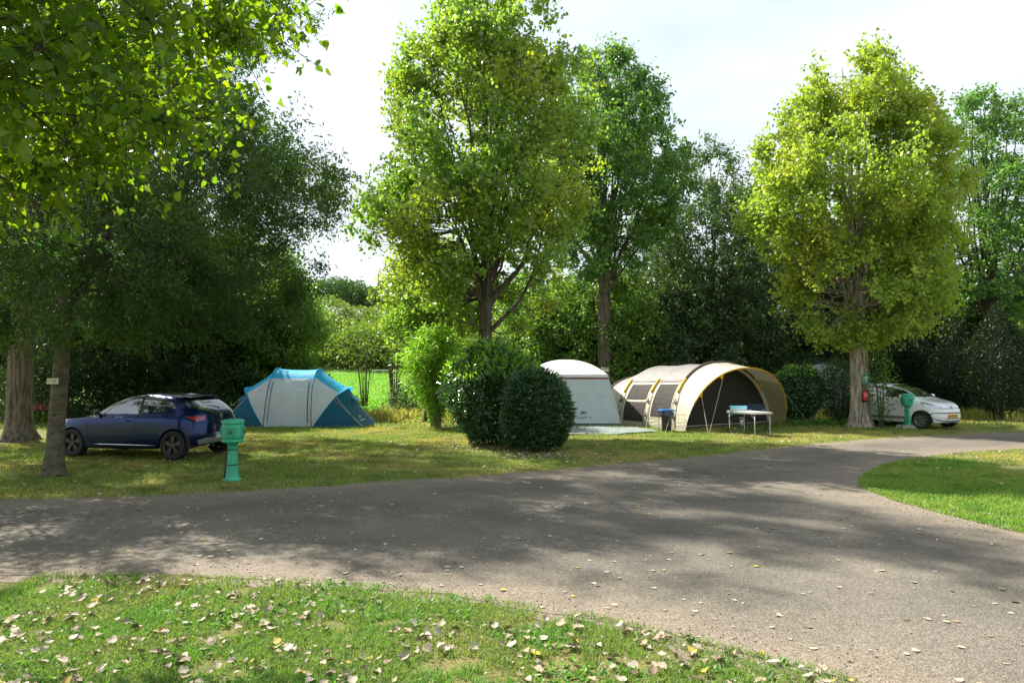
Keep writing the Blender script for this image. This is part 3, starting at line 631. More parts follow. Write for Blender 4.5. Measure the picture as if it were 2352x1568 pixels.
def sub(name, V, Fc, mask, m, parent, lift=0, label=None):
    f = Fc[mask]
    if len(f) == 0: return None
    u, inv = np.unique(f, return_inverse=True); Vn = V[u]; o = np_mesh(name, Vn, inv.reshape(f.shape), m, parent, smooth=True)
    return o
P_blue = None
def carpaint(name, col, metal=.3):
    m, t, o = nodes(name); n = noise_tex(t, 900, 1); r = ramp(t, [(.3, [c*.8 for c in col]), (.7, [c*1.2 for c in col])]); t.links.new(n.outputs['Fac'], r.inputs['Fac'])
    b = N(t, 'BsdfPrincipled', Roughness=.24, Metallic=metal); b.inputs['Coat Weight'].default_value = 1; b.inputs['Coat Roughness'].default_value = .04; b.inputs['Coat IOR'].default_value = 1.5 if metal == 0 else 1.32; t.links.new(r.outputs['Color'], b.inputs['Base Color']); t.links.new(b.outputs['BSDF'], o.inputs['Surface']); return m
M_cblue = carpaint('blue_paint', (.003, .018, .10), .7); M_cwhite = carpaint('white_paint', (.84, .85, .85), 0)
M_glass = mat('window_glass', (.012, .015, .016), rough=.03, spec=1, var=.1, ior=2.1)
M_black = mat('black_plastic', (.018, .018, .019), rough=.55, var=.2); M_rub = mat('tyre_rubber', (.02, .02, .02), rough=.85, var=.25, bump=.3, bscale=60)
M_alloy = mat('alloy', (.3, .3, .31), rough=.35, metal=.7, var=.1); M_dalloy = mat('dark_alloy', (.1, .1, .105), rough=.35, metal=.7, var=.1)
M_chrome = mat('chrome', (.75, .76, .78), rough=.12, metal=1, var=.03); M_red = mat('red_lens', (.42, .012, .015), rough=.12, spec=.8, coat=1, var=.15)
M_clear = mat('lamp_lens', (.5, .52, .56), rough=.1, metal=.5, coat=1, var=.35, vscale=14); M_plate = mat('plate_white', (.7, .72, .7), rough=.4, var=.05); M_yel = mat('plate_yellow', (.75, .42, .02), rough=.4, var=.05)
M_grey = mat('grey_plastic', (.2, .2, .21), rough=.4, var=.1); M_eu = mat('plate_blue', (.01, .05, .3), rough=.4, var=.05)
def text_obj(name, s, size, M, m, parent, ext=.002, align='CENTER', xs=1.0):
    cu = bpy.data.curves.new(name, 'FONT'); cu.body = s; cu.size = size; cu.extrude = ext; cu.align_x = align; cu.align_y = 'CENTER'
    t = bpy.data.objects.new(name+'_src', cu); me = bpy.data.meshes.new_from_object(t); bpy.data.objects.remove(t); bpy.data.curves.remove(cu)
    me.transform(M @ Matrix.Diagonal((xs, 1, 1, 1))); me.materials.clear(); me.materials.append(m); me.name = name
    return finish(bpy.data.objects.new(name, me), parent)
def wheel(root, x, y, r, wd, spokes, m_rim, double=True):
    sgn = 1 if y > 0 else -1
    t = MB(); h = wd/2; t.lathe([(r*.70, -h), (r*.93, -h), (r*.985, -h*.75), (r, -h*.3), (r, h*.3), (r*.985, h*.75), (r*.93, h), (r*.70, h*.98), (r*.66, h*.5), (r*.66, -h*.5)], (x, y, r), 40, 'y', close=True)
    ty = t.build('wheel', M_rub, root, smooth=False)
    rm = MB(); yo = sgn*h*.86
    rm.lathe([(r*.71, yo), (r*.69, yo+sgn*.008), (r*.655, yo-sgn*.004), (r*.64, yo-sgn*.06), (r*.64, -yo)], (x, y, r), 40, 'y')
    rm.lathe([(r*.0001, yo-sgn*.012), (r*.13, yo-sgn*.012), (r*.15, yo-sgn*.03), (r*.15, yo-sgn*.07)], (x, y, r), 20, 'y')
    for k in range(spokes):
        a0 = 2*math.pi*(k+.25)/spokes
        for da in ((-.14, .14) if double else (0,)):
            a = a0+da; w0 = .016 if double else .03; pts = []
            r0, r1 = r*.12, r*.67; ca, sa = math.cos(a), math.sin(a); cb, sb = math.cos(a0+da*.4), math.sin(a0+da*.4)
            p0 = (x+r0*cb, r+r0*sb); p1 = (x+r1*ca, r+r1*sa); dx, dz = p1[0]-p0[0], p1[1]-p0[1]; L = math.hypot(dx, dz); nx, nz_ = -dz/L, dx/L
            q = [(p0[0]-nx*w0*1.15, p0[1]-nz_*w0*1.15), (p1[0]-nx*w0, p1[1]-nz_*w0), (p1[0]+nx*w0, p1[1]+nz_*w0), (p0[0]+nx*w0*1.15, p0[1]+nz_*w0*1.15)]
            y1, y2 = y+yo-sgn*.014, y+yo-sgn*.05; rm.add([(u, y1, v) for u, v in q]+[(u, y2, v) for u, v in q], [(0, 1, 2, 3), (7, 6, 5, 4), (0, 4, 5, 1), (1, 5, 6, 2), (2, 6, 7, 3), (3, 7, 4, 0)])
    rm.build('rim', m_rim, ty)
    bd = MB(); bd.lathe([(.0001, 0), (r*.6, 0)], (x, y+sgn*h*.25, r), 24, 'y'); bd.build('brake_disc', M_black, ty)
def car(spec, root, paint):
    V, Fc = shell(spec['keys']); c = V[Fc].mean(1); a = V[Fc[:, 2]]-V[Fc[:, 0]]; b = V[Fc[:, 3]]-V[Fc[:, 1]]; nrm = unit(np.cross(a, b))
    if (nrm*(c-c.mean(0))).sum() < 0: nrm = -nrm; Fc = Fc[:, ::-1]
    ay = np.abs(c[:, 1]); xa0, xa1 = 0.0, spec['wb']; ra = spec['arch']; rr = spec['r']
    for xc in (xa0, xa1):          # pull edge vertices on to the arch circle
        dx, dz = V[:, 0]-xc, V[:, 2]-rr; d = np.hypot(dx, dz); mk = (np.abs(d-ra) < .012) & (np.abs(V[:, 1]) > .45) & (V[:, 2] > .1)
        V[mk, 0] = xc+dx[mk]/d[mk]*ra; V[mk, 2] = rr+dz[mk]/d[mk]*ra
    cut = np.zeros(len(Fc), bool)
    for xc in (xa0, xa1): cut |= (np.hypot(c[:, 0]-xc, c[:, 2]-rr) < ra) & (ay > .45)
    cls = np.zeros(len(Fc), int); side = np.abs(nrm[:, 1]) > .55
    names = {}
    k = 0
    for (nm, m, test) in spec['zones']:
        k += 1; mk = test(c, nrm, ay, side) & ~cut; cls[mk] = k; names[k] = (nm, m)
    body = sub('body', V, Fc, (cls == 0) & ~cut, paint, root)
    for k, (nm, m) in names.items():
        for s in ((1, -1) if nm.endswith('*') else (0,)):
            mk = cls == k
            if s: mk = mk & (c[:, 1]*s > 0)
            sub(nm.rstrip('*'), V, Fc, mk, m, root)
    lp = MB()
    for xc in (xa0, xa1):
        for s in (1, -1):
            pts = []
            for a_ in np.linspace(-.12, math.pi+.12, 30):
                x, z = xc+ra*math.cos(a_), rr+ra*math.sin(a_)
                Q = V[V[:, 1]*s > .3]; dd = np.hypot(Q[:, 0]-x, Q[:, 2]-z); i_ = np.argsort(dd)[:4]; pts.append((x, float(Q[i_, 1].mean())-s*.004, z))
            lp.tube(pts, .013, 6)
    lp.build('arch_lip', paint, body, smooth=True)
    # inner dark box: floor and wheel wells
    fl = MB(); L0, L1 = spec['keys'][0][5]+.25, spec['keys'][0][0]-.2; hw = spec['keys'][0][6]
    fl.box(((L0+L1)/2, 0, .33), (L1-L0, hw*1.1, .2)); 
    for xc in (xa0, xa1):
        for s in (1, -1):
            n = 20; ps = [(xc+(ra+.012)*math.cos(math.pi*(i/n)*1.12-.19), rr+(ra+.012)*math.sin(math.pi*(i/n)*1.12-.19)) for i in range(n+1)]
            y0, y1 = s*.5, s*(spec['hw']-.035); vs = [(x, y0, z) for x, z in ps]+[(x, y1, z) for x, z in ps]; fl.add(vs, [(i, i+1, n+2+i, n+1+i) for i in range(n)]+[tuple(range(n+1))])
    fl.build('underbody', M_black, root)
    def sx(y, z):
        Q = V[V[:, 0] > 2]; dd = np.hypot(Q[:, 1]-y, Q[:, 2]-z); i_ = np.argsort(dd)[:5]; return float(Q[i_, 0].mean())
    for nm, ln, r_, cl in spec.get('front_lines', []):
        P = [ln[0]]
        for q in ln[1:]:
            p = P[-1]; n = max(1, int(math.hypot(q[0]-p[0], q[1]-p[1])/.05)); P += [(p[0]+(q[0]-p[0])*i/n, p[1]+(q[1]-p[1])*i/n) for i in range(1, n+1)]
        g = MB(); pp = [Vector((sx(y, z)+.0, y, z)) for y, z in P]; n = len(pp)
        pp = [(pp[max(i-1, 0)]+pp[i]*2+pp[min(i+1, n-1)])/4 for i in range(n)]; g.tube(pp, r_, 6); g.build(nm, M_black, root, smooth=True)
    def sy(x, z, s=-1):
        mk = V[:, 1]*s > .2; Q = V[mk]; d = np.hypot(Q[:, 0]-x, Q[:, 2]-z); i = np.argsort(d)[:4]; w_ = 1/(d[i]+1e-4); return float((Q[i, 1]*w_).sum()/w_.sum())
    for line in spec['gaps']:
        g = MB()
        for s in (1, -1):
            P = [line[0]]
            for q in line[1:]:
                p = P[-1] if not isinstance(P[-1], tuple) else P[-1]; n = max(1, int(math.hypot(q[0]-p[0], q[1]-p[1])/.06)); P += [(p[0]+(q[0]-p[0])*i/n, p[1]+(q[1]-p[1])*i/n) for i in range(1, n+1)]
            g.tube([(x, sy(x, z, s)+s*.0005, z) for x, z in P], .0045, 4)
        g.build('panel_gap', M_black, body)
    for x, s in ((xa0, 1), (xa0, -1), (xa1, 1), (xa1, -1)): wheel(root, x, s*(spec['hw']-spec['ww']/2-.02), rr, spec['ww'], spec['spokes'], spec['rim'], spec['double'])
    return V, sy, body
def mirror_(root, sy, x, z, m, s):
    y = sy(x, z, s); b = MB(); b.box((x, y+s*.03, z-.01), (.05, .1, .03)); pr = [(.0001, -.09), (.045, -.088), (.06, -.06), (.066, 0), (.062, .06), (.045, .09), (.0001, .095)]
    c = MB(); c.lathe([(r, h) for r, h in pr], (0, 0, 0), 14, 'y'); c.v = [(x+.02+v[0]*(.9 if v[0] > 0 else .45), y+s*.13+v[1], z+.05+v[2]*.95) for v in c.v]
    o = c.build('mirror', m, root, smooth=True); b.build('mirror_arm', M_black, o)
    gl = MB(); gl.box((x-.018, y+s*.13, z+.05), (.004, .15, .1)); gl.build('mirror_glass', M_chrome, o)
# --- blue hatchback
ck = [(3.15, .21, .19, .22, .30, -.38, .74, 5), (3.36, .24, .22, .26, .34, -.56, .825, 5.5), (3.42, .42, .42, .46, .52, -.615, .860, 5.5), (3.41, .60, .62, .66, .72, -.60, .866, 5.2),
      (3.30, .73, .76, .84, .88, -.575, .856, 5), (3.20, .775, .82, .91, .93, -.565, .842, 4.8), (2.40, .93, .905, .985, 1.00, -.53, .79, 4.8), (1.85, 1.18, 1.165, 1.165, 1.17, -.36, .700, 4.8), (1.36, 1.345, 1.33, 1.285, 1.29, -.16, .615, 4.6),
      (1.02, 1.395, 1.39, 1.345, 1.345, -.02, .50, 4.2), (.80, 1.412, 1.41, 1.375, 1.365, .12, .30, 3.5), (.6, 1.418, 1.418, 1.395, 1.39, .2, .02, 3)]
w1 = [(2.16, .945), (1.98, 1.045), (1.62, 1.205), (1.30, 1.305), (1.08, 1.33), (.93, 1.332), (.90, .965)]; w1a = [(2.13, 1.0), (2.02, 1.06), (1.93, 1.1), (1.90, 1.0)]
w2 = [(.83, .97), (.86, 1.332), (.45, 1.305), (.2, 1.23), (.04, 1.14), (.03, 1.10), (.20, 1.03)]
pill = [(.90, .96), (.93, 1.337), (.86, 1.337), (.83, .965)]
Z = [('side_window*', M_glass, lambda c, n, ay, s: (ay > .5) & (np.abs(n[:, 1]) > .5) & (poly_in(c[:, 0], c[:, 2], w1) & ~((np.abs(c[:, 0]-1.915+.25*(c[:, 2]-1.05)) < .014)))),
     ('rear_side_window*', M_glass, lambda c, n, ay, s: (ay > .45) & (np.abs(n[:, 1]) > .45) & poly_in(c[:, 0], c[:, 2], w2) & ~(np.abs(c[:, 0]-.27) < .012)),
     ('door_pillar*', M_black, lambda c, n, ay, s: (ay > .5) & (np.abs(n[:, 1]) > .5) & (poly_in(c[:, 0], c[:, 2], pill) | (poly_in(c[:, 0], c[:, 2], w1) & (np.abs(c[:, 0]-1.915+.25*(c[:, 2]-1.05)) < .014)) | (poly_in(c[:, 0], c[:, 2], w2) & (np.abs(c[:, 0]-.27) < .012)))),
     ('windscreen', M_glass, lambda c, n, ay, s: (n[:, 0] > .25) & (c[:, 2] > .96) & (c[:, 2] < 1.36) & (ay < .72-.28*(c[:, 2]-1.0))),
     ('rear_window', M_glass, lambda c, n, ay, s: (n[:, 0] < -.3) & (c[:, 2] > 1.04+.12*ay**2) & (c[:, 2] < 1.30) & (ay < .64-.25*(c[:, 2]-1.05))),
     ('tail_light*', M_red, lambda c, n, ay, s: (c[:, 0] < -.24) & (ay > .48) & (c[:, 2] > .79+.06*np.clip((.80-ay)/.32, 0, 1)+.11*np.clip((c[:, 0]+.46)/.2, 0, 1)) & (c[:, 2] < .925+.0*ay)),
     ('rear_diffuser', M_grey, lambda c, n, ay, s: (c[:, 0] < -.48) & (c[:, 2] < .46-.25*np.clip(ay-.5, 0, 1)) & (c[:, 2] > .31) & (ay < .72)),
     ('bumper_skirt', M_black, lambda c, n, ay, s: ((c[:, 0] < -.40) & (c[:, 2] <= .31)) | ((c[:, 0] > .36) & (c[:, 0] < 2.2) & (c[:, 2] < .235))),
     ('head_light*', M_clear, lambda c, n, ay, s: (c[:, 0] > 2.78) & (ay > .42) & (c[:, 2] > .66) & (c[:, 2] < .80+.03*(3.3-c[:, 0])) & (c[:, 2] > .66+.1*(3.3-c[:, 0]))),
     ('grille', M_black, lambda c, n, ay, s: (c[:, 0] > 3.2) & (ay < .5) & (((c[:, 2] > .58) & (c[:, 2] < .70)) | ((c[:, 2] > .28) & (c[:, 2] < .45))))]
spec = dict(keys=ck, wb=2.589, arch=.352, r=.312, hw=.866, ww=.205, spokes=5, rim=M_dalloy, double=True, zones=Z,
            gaps=[[(2.16, .93), (2.19, .78), (2.16, .42), (2.08, .30)], [(.90, .96), (.93, .8), (.92, .45), (.86, .31)], [(.42, .62), (.22, .80), (.20, 1.01)], [(.86, .31), (.55, .31), (.42, .46), (.42, .62)], [(2.06, .30), (.86, .30)], [(-.27, .78), (-.33, .60), (-.36, .34)]])
pr, pf = at(400, 1057), at(172, 1049); d = Vector((pf.x-pr.x, pf.y-pr.y)).normalized(); ang = math.atan2(d.y, d.x); left = Vector((-d.y, d.x)); cpos = pr.to_2d()-left*(.76)
root = thing('parked_car', 'dark blue five-door hatchback parked on the grass beside the blue tent', 'car', (cpos.x, cpos.y, .012), ang)
V_, sy, body = car(spec, root, M_cblue)
for s in (1, -1): mirror_(root, sy, 1.96, .95, M_black, s)
# spoiler, handles, door strip, plate, wiper, exhaust, badge
b = MB(); b.grid(lambda u, v: (.04-.22*u-.02*math.cos((v-.5)*3), (v-.5)*1.10*(1-.06*u), 1.35-.035*u+.02*(1-(2*v-1)**2)), 6, 16); b.grid(lambda u, v: (-.04-.11*u-.02*math.cos((v-.5)*3), (v-.5)*1.08*(1-.06*u), 1.295+.012*u+.02*(1-(2*v-1)**2)), 3, 16)
b.grid(lambda u, v: (-.16-.02*math.cos((v-.5)*3)+.01*u, (v-.5)*1.03, 1.315-.022*u+.02*(1-(2*v-1)**2)), 2, 16); b.build('spoiler', M_cblue, root, smooth=True)
for s in (1, -1):
    b = MB(); b.tube([(x, sy(x, .815, s)+s*.018, .815) for x in (1.04, 1.10, 1.16, 1.22)], [.008, .014, .014, .008], 8); b.build('door_handle', M_cblue, root, smooth=True)
    b = MB(); b.tube([(x, sy(x, .30, s)+s*.006, .30) for x in np.linspace(.45, 2.0, 9)], [.004]+[.011]*7+[.004], 6); b.build('side_strip', M_chrome, root, smooth=True)
    b = MB(); b.tube([(x, sy(x, z, s)+s*.004, z) for x, z in ((.9, .955), (1.3, .948), (1.7, .94), (2.12, .932))], .006, 5); b.tube([(x, sy(x, z, s)+s*.004, z) for x, z in ((.83, .96), (.5, .985), (.2, 1.018))], .006, 5); b.build('window_trim', M_black, root)
b = MB(); b.box((-.618, 0, .50), (.012, .52, .115)); pl = b.build('licence_plate', M_plate, root)
Mr = Matrix.Translation((-.6255, 0, .50)) @ Matrix(((0, 0, -1, 0), (-1, 0, 0, 0), (0, 1, 0, 0), (0, 0, 0, 1)))
text_obj('plate_text', 'EY-0', .105, Matrix.Translation((0, .11, 0)) @ Mr, M_black, pl)
b = MB(); b.box((-.6255, .24, .50), (.003, .04, .112)); b.build('plate_band', M_eu, pl)
b = MB(); b.tube([(-.60, .16, .87), (-.61, .16, .80)], .001, 3)
zc_ = .905; o_ = [(0, .062), (.04, 0), (0, -.062), (-.04, 0)]; i_ = [(0, .034), (.02, 0), (0, -.034), (-.02, 0)]
b = MB(); n = 4; b.add([(-.585, y, zc_+z) for y, z in o_]+[(-.585, y, zc_+z) for y, z in i_]+[(-.555, y, zc_+z) for y, z in o_], [(i, (i+1) % 4, 4+(i+1) % 4, 4+i) for i in range(4)]+[(i, 8+i, 8+(i+1) % 4, (i+1) % 4) for i in range(4)]); b.build('badge', M_chrome, root)
Mt = Matrix.Translation((-.607, 0, .80)) @ Matrix(((0, 0, -1, 0), (-1, 0, 0, 0), (0, 1, 0, 0), (0, 0, 0, 1)))
text_obj('lettering', 'CLIO', .06, Mt, M_chrome, root, xs=1.3)
b = MB(); b.tube([(-.525, 0, 1.085), (-.47, .22, 1.135), (-.465, .38, 1.14)], [.016, .009, .005], 6); b.build('rear_wiper', M_black, root)
for s in (1, -1):
    b = MB(); b.lathe([(.03, 0), (.034, -.01), (.034, -.1)], (0, 0, 0), 14, 'y'); b.v = [(-.60-v[1]*1.0-.02, s*.42+v[0], .30+v[2]*.7) for v in b.v]; b.build('exhaust_tip', M_chrome, root, smooth=True)
    b = MB(); b.grid(lambda u, v: (-.568-.03*u*0-.006, s*(.50+.24*u), .865+.04*v-.0*u), 2, 2)
b = MB(); b.tube([(.35, 0, 1.425), (.28, 0, 1.55)], [.006, .003], 5); b.build('aerial', M_black, root)
# a white bag hanging below the rear bumper is a loose white strap: leave the tow eye cord
# --- white city car
uk = [(2.78, .20, .18, .19, .26, -.36, .70, 5), (2.94, .23, .21, .23, .32, -.49, .78, 5), (2.985, .40, .41, .44, .50, -.53, .812, 5), (2.975, .58, .60, .64, .72, -.525, .820, 4.8),
      (2.92, .74, .77, .85, .88, -.51, .812, 4.6), (2.80, .845, .87, .93, .95, -.50, .80, 4.4), (2.20, 1.02, 1.0, 1.03, 1.04, -.475, .77, 4.6), (1.68, 1.29, 1.27, 1.26, 1.25, -.41, .695, 4.8), (1.24, 1.41, 1.395, 1.385, 1.37, -.33, .620, 4.6),
      (.98, 1.458, 1.45, 1.435, 1.42, -.22, .50, 4.2), (.78, 1.475, 1.472, 1.46, 1.45, -.1, .28, 3.5), (.6, 1.482, 1.482, 1.475, 1.465, .1, .02, 3)]
u1 = [(2.02, 1.02), (1.84, 1.12), (1.52, 1.27), (1.20, 1.375), (.85, 1.405), (.62, 1.41), (.60, 1.0)]; u2 = [(.55, 1.0), (.56, 1.41), (.1, 1.385), (-.17, 1.32), (-.2, 1.28), (-.12, 1.08), (.0, 1.03)]
def hl(c): 
    t = np.clip((2.96-c[:, 0])/.55, 0, 1); return (c[:, 2] > .655+.15*t) & (c[:, 2] < .80+.10*t-.06*(1-t))
ZU = [('side_window*', M_glass, lambda c, n, ay, s: (ay > .45) & (np.abs(n[:, 1]) > .45) & poly_in(c[:, 0], c[:, 2], u1)),
      ('rear_side_window*', M_glass, lambda c, n, ay, s: (ay > .45) & (np.abs(n[:, 1]) > .45) & poly_in(c[:, 0], c[:, 2], u2)),
      ('windscreen', M_glass, lambda c, n, ay, s: (n[:, 0] > .2) & (c[:, 2] > 1.035) & (c[:, 2] < 1.435) & (ay < .71-.24*(c[:, 2]-1.0))),
      ('rear_window', M_glass, lambda c, n, ay, s: (n[:, 0] < -.3) & (c[:, 2] > 1.02) & (c[:, 2] < 1.38) & (ay < .60)),
      ('tail_light*', M_red, lambda c, n, ay, s: (c[:, 0] < -.38) & (ay > .60) & (c[:, 2] > .72) & (c[:, 2] < 1.0)),
      ('head_light*', M_clear, lambda c, n, ay, s: (c[:, 0] > 2.38) & (ay > .42) & (c[:, 2] > .64+.05*np.clip((ay-.42)/.35, 0, 1)+.11*np.clip((2.86-c[:, 0])/.45, 0, 1)) & (c[:, 2] < .74+.085*np.clip((ay-.42)/.3, 0, 1)+.07*np.clip((2.86-c[:, 0])/.45, 0, 1))),
      ('lower_intake', M_black, lambda c, n, ay, s: (c[:, 0] > 2.8) & (ay < .5) & (c[:, 2] < .235)),
      ('side_strip*', M_grey, lambda c, n, ay, s: (ay > .6) & (np.abs(n[:, 1]) > .5) & (c[:, 0] > .40) & (c[:, 0] < 2.02) & (c[:, 2] > .30) & (c[:, 2] < .39))]
spec = dict(front_lines=[('bumper_line', [(.40, .53), (.62, .535), (.70, .53), (.73, .50), (.735, .45), (.70, .37), (.62, .32), (.45, .285), (0, .265), (-.45, .285), (-.62, .32), (-.70, .37), (-.735, .45), (-.73, .50), (-.70, .53), (-.62, .535), (0, .535), (.42, .532)], .017, 1), ('nose_line', [(-.44, .68), (0, .675), (.44, .68)], .009, 1), ('intake_slot', [(-.36, .36), (.36, .36)], .011, 1)], keys=uk, wb=2.407, arch=.335, r=.288, hw=.82, ww=.18, spokes=8, rim=M_alloy, double=True, zones=ZU,
            gaps=[[(2.05, .97), (2.07, .75), (2.02, .45), (2.0, .24)], [(.60, .99), (.62, .7), (.5, .5), (.42, .25)], [(2.0, .24), (.42, .24)], [(2.08, .985), (2.35, .95), (2.62, .90)]])
pf = at(2118, 986); d = Vector((.47, -.883)); ang = math.atan2(d.y, d.x); left = Vector((-d.y, d.x)); fr = Vector((pf.x, pf.y))+left*.72; cpos = fr-d*2.407
root = thing('parked_car', 'white compact car parked nose out behind the green hydrant near the thick poplar', 'car', (cpos.x, cpos.y, .012), ang)
V_, sy, body = car(spec, root, M_cwhite)
for s in (1, -1): mirror_(root, sy, 1.78, 1.0, M_cwhite, s)
b = MB(); b.box((2.992, 0, .435), (.012, .52, .11)); pl = b.build('licence_plate', M_yel, root)
Mr = Matrix.Translation((2.999, 0, .435)) @ Matrix(((0, 0, 1, 0), (1, 0, 0, 0), (0, 1, 0, 0), (0, 0, 0, 1)))
text_obj('plate_text', '18-NZG-9', .10, Mr, M_black, pl)
b = MB(); b.box((2.999, -.245, .435), (.003, .03, .108)); b.build('plate_band', M_eu, pl)
Mb = Matrix.Translation((2.945, 0, .70)) @ Matrix.Rotation(R(-12), 4, 'Y') @ Matrix(((0, 0, 1, 0), (1, 0, 0, 0), (0, 1, 0, 0), (0, 0, 0, 1)))
b = MB(); b.lathe([(.062, 0), (.066, .012), (.072, .012), (.076, 0)], (0, 0, 0), 28, 'z', close=True); b.lathe([(.0001, .002), (.062, .002)], (0, 0, 0), 28); 
for P in ([(-.028, .055), (-.006, .006)], [(.028, .055), (.006, .006)], [(-.056, .03), (-.024, -.055)], [(-.024, -.055), (0, .002)], [(0, .002), (.024, -.055)], [(.024, -.055), (.056, .03)]): b.tube([(P[0][0], P[0][1], .008), (P[1][0], P[1][1], .008)], .006, 5)
b.v = [tuple(Mb @ Vector(v)) for v in b.v]; b.build('badge', M_chrome, root)
for s in (1, -1):
    b = MB(); b.tube([(x, sy(x, .80, s)+s*.018, .80) for x in (.72, .78, .86, .92)], [.008, .013, .013, .008], 8); b.build('door_handle', M_cwhite, root, smooth=True)
for y in (.3, -.2):
    b = MB(); b.tube([(2.22, y, 1.02), (2.04, y-.25, 1.125), (2.02, y-.42, 1.11)], [.01, .008, .004], 6); b.build('wiper', M_black, root)
# ------------------------------------------------------------------ tents and camping gear
def fabric(name, col, transl=.25, rough=.6, var=.06, bump=.25, wr=(1.2, 1.2, 6), sp=.4):
    m, t, o = nodes(name); n = noise_tex(t, 3, 4); r = ramp(t, [(.3, [c*(1-var) for c in col]), (.7, [min(1, c*(1+var)) for c in col])]); t.links.new(n.outputs['Fac'], r.inputs['Fac'])
    b = N(t, 'BsdfPrincipled', Roughness=rough); b.inputs['Specular IOR Level'].default_value = sp; t.links.new(r.outputs['Color'], b.inputs['Base Color'])
    n2 = noise_tex(t, 2.2, 4, .6, stretch=wr); bp = N(t, 'Bump', Strength=bump, Distance=.12); t.links.new(n2.outputs['Fac'], bp.inputs['Height']); t.links.new(bp.outputs['Normal'], b.inputs['Normal'])
    tr = N(t, 'BsdfTranslucent'); t.links.new(r.outputs['Color'], tr.inputs['Color']); ms = N(t, 'MixShader'); ms.inputs['Fac'].default_value = transl
    t.links.new(b.outputs['BSDF'], ms.inputs[1]); t.links.new(tr.outputs['BSDF'], ms.inputs[2]); t.links.new(ms.outputs['Shader'], o.inputs['Surface']); return m
F_cyan = fabric('cyan_nylon', (.03, .50, .82), .4); F_teal = fabric('dark_blue_nylon', (.004, .115, .21), .18); F_gw = fabric('grey_white_nylon', (.74, .75, .80), .3, bump=.3)
F_shel = fabric('shelter_wall', (.58, .66, .70), .25); F_white = fabric('white_roof_fabric', (.82, .83, .84), .2); F_cream = fabric('cream_fabric', (.66, .60, .46), .22, bump=.3)
F_taupe = fabric('taupe_roof_fabric', (.25, .235, .225), .15, bump=.35); F_brown = fabric('brown_fabric', (.10, .075, .055), .1); F_mesh = fabric('dark_mesh', (.03, .027, .024), .12, rough=.8, bump=.2)
F_win = fabric('window_mesh', (.06, .055, .05), .05, rough=.8, bump=.25, sp=.15); F_yel = fabric('yellow_trim', (.75, .45, .02), .2); F_navy = fabric('navy_cloth', (.01, .03, .06), .1); F_bluec = fabric('light_blue_cloth', (.16, .42, .55), .25)
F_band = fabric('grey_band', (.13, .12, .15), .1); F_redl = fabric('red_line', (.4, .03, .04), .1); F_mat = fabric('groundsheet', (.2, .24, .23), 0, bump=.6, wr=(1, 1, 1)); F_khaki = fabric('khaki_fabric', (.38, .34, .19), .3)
M_pole = mat('pole_dark', (.03, .03, .035), rough=.4); M_rope = mat('rope', (.45, .42, .34), rough=.9); M_tub = mat('light_tube', (.6, .6, .6), rough=.3, metal=.6, var=.05); M_dtub = mat('dark_tube', (.07, .08, .10), rough=.35, metal=.4)
M_bag = mat('bin_liner', (.012, .012, .014), rough=.22, spec=.7, var=.2, bump=.8, bscale=9); M_bluel = mat('blue_lid', (.02, .16, .5), rough=.4); M_top = mat('table_top', (.72, .76, .70), rough=.25, spec=.6, var=.03)
M_ink = mat('logo_white', (.7, .75, .8), rough=.6, var=.02); M_inkd = mat('logo_dark', (.04, .04, .05), rough=.6, var=.02)
def peg_rope(root, a, b, r=.006, m=None):
    q = MB(); q.tube([a, b], r, 4); o = q.build('guy_line', m or M_rope, root); p = MB(); p.tube([(b[0], b[1], b[2]+.05), (b[0], b[1], b[2]-.06)], .006, 5); p.build('peg', M_tub, o); return o
def sgnpow(x, p): return math.copysign(abs(x)**p, x)
# --- blue tunnel tent
c0 = at(664, 981.5); root = thing('tunnel_tent', 'blue and grey-white tunnel tent with two sleeping cabins, between the car and the bamboo', 'tent', (c0.x, c0.y+1.05, 0), R(-3))
def hoop(a, xf, xa, w, H, e=2.25):
    s = abs(math.sin(a))**(2/e); y = -w*sgnpow(math.cos(a), 2/e); return Vector((xf+(xa-xf)*s, y, H*s))
HP = {'ll': (-.84, -1.72, 1.02, 1.33), 'lm': (-.82, -.72, 1.08, 1.98), 'rm': (.82, .74, 1.08, 1.96), 'rl': (.84, 1.74, 1.02, 1.33)}
def HPt(k, a): return hoop(a, *HP[k])
def loft(k1, k2, a0, a1, sag=.0, nu=10, nv=26):
    def f(u, v):
        a = a0+(a1-a0)*v; p = HPt(k1, a).lerp(HPt(k2, a), u); s = sag*4*u*(1-u); p.z -= s*math.sin(a); p.y *= 1-s*.35; return p
    b = MB(); b.grid(f, nu, nv); return b
A1 = .98; pi = math.pi
loft('lm', 'rm', A1, pi-A1, .035).build('roof_panel', F_cyan, root, smooth=True)
d = loft('lm', 'rm', .0, A1, .03, 18, 26)
d.v = [(x, y+.012*math.sin(9*z+3*x)*(1 if z > 1.2 else .4)*mnoise.noise(Vector((x*2, z*6, 1))), max(z, .03)) for x, y, z in d.v]; dp = d.build('door_panel', F_gw, root, smooth=True)
loft('lm', 'rm', pi-A1, pi, .03).build('back_panel', F_gw, root, smooth=True)
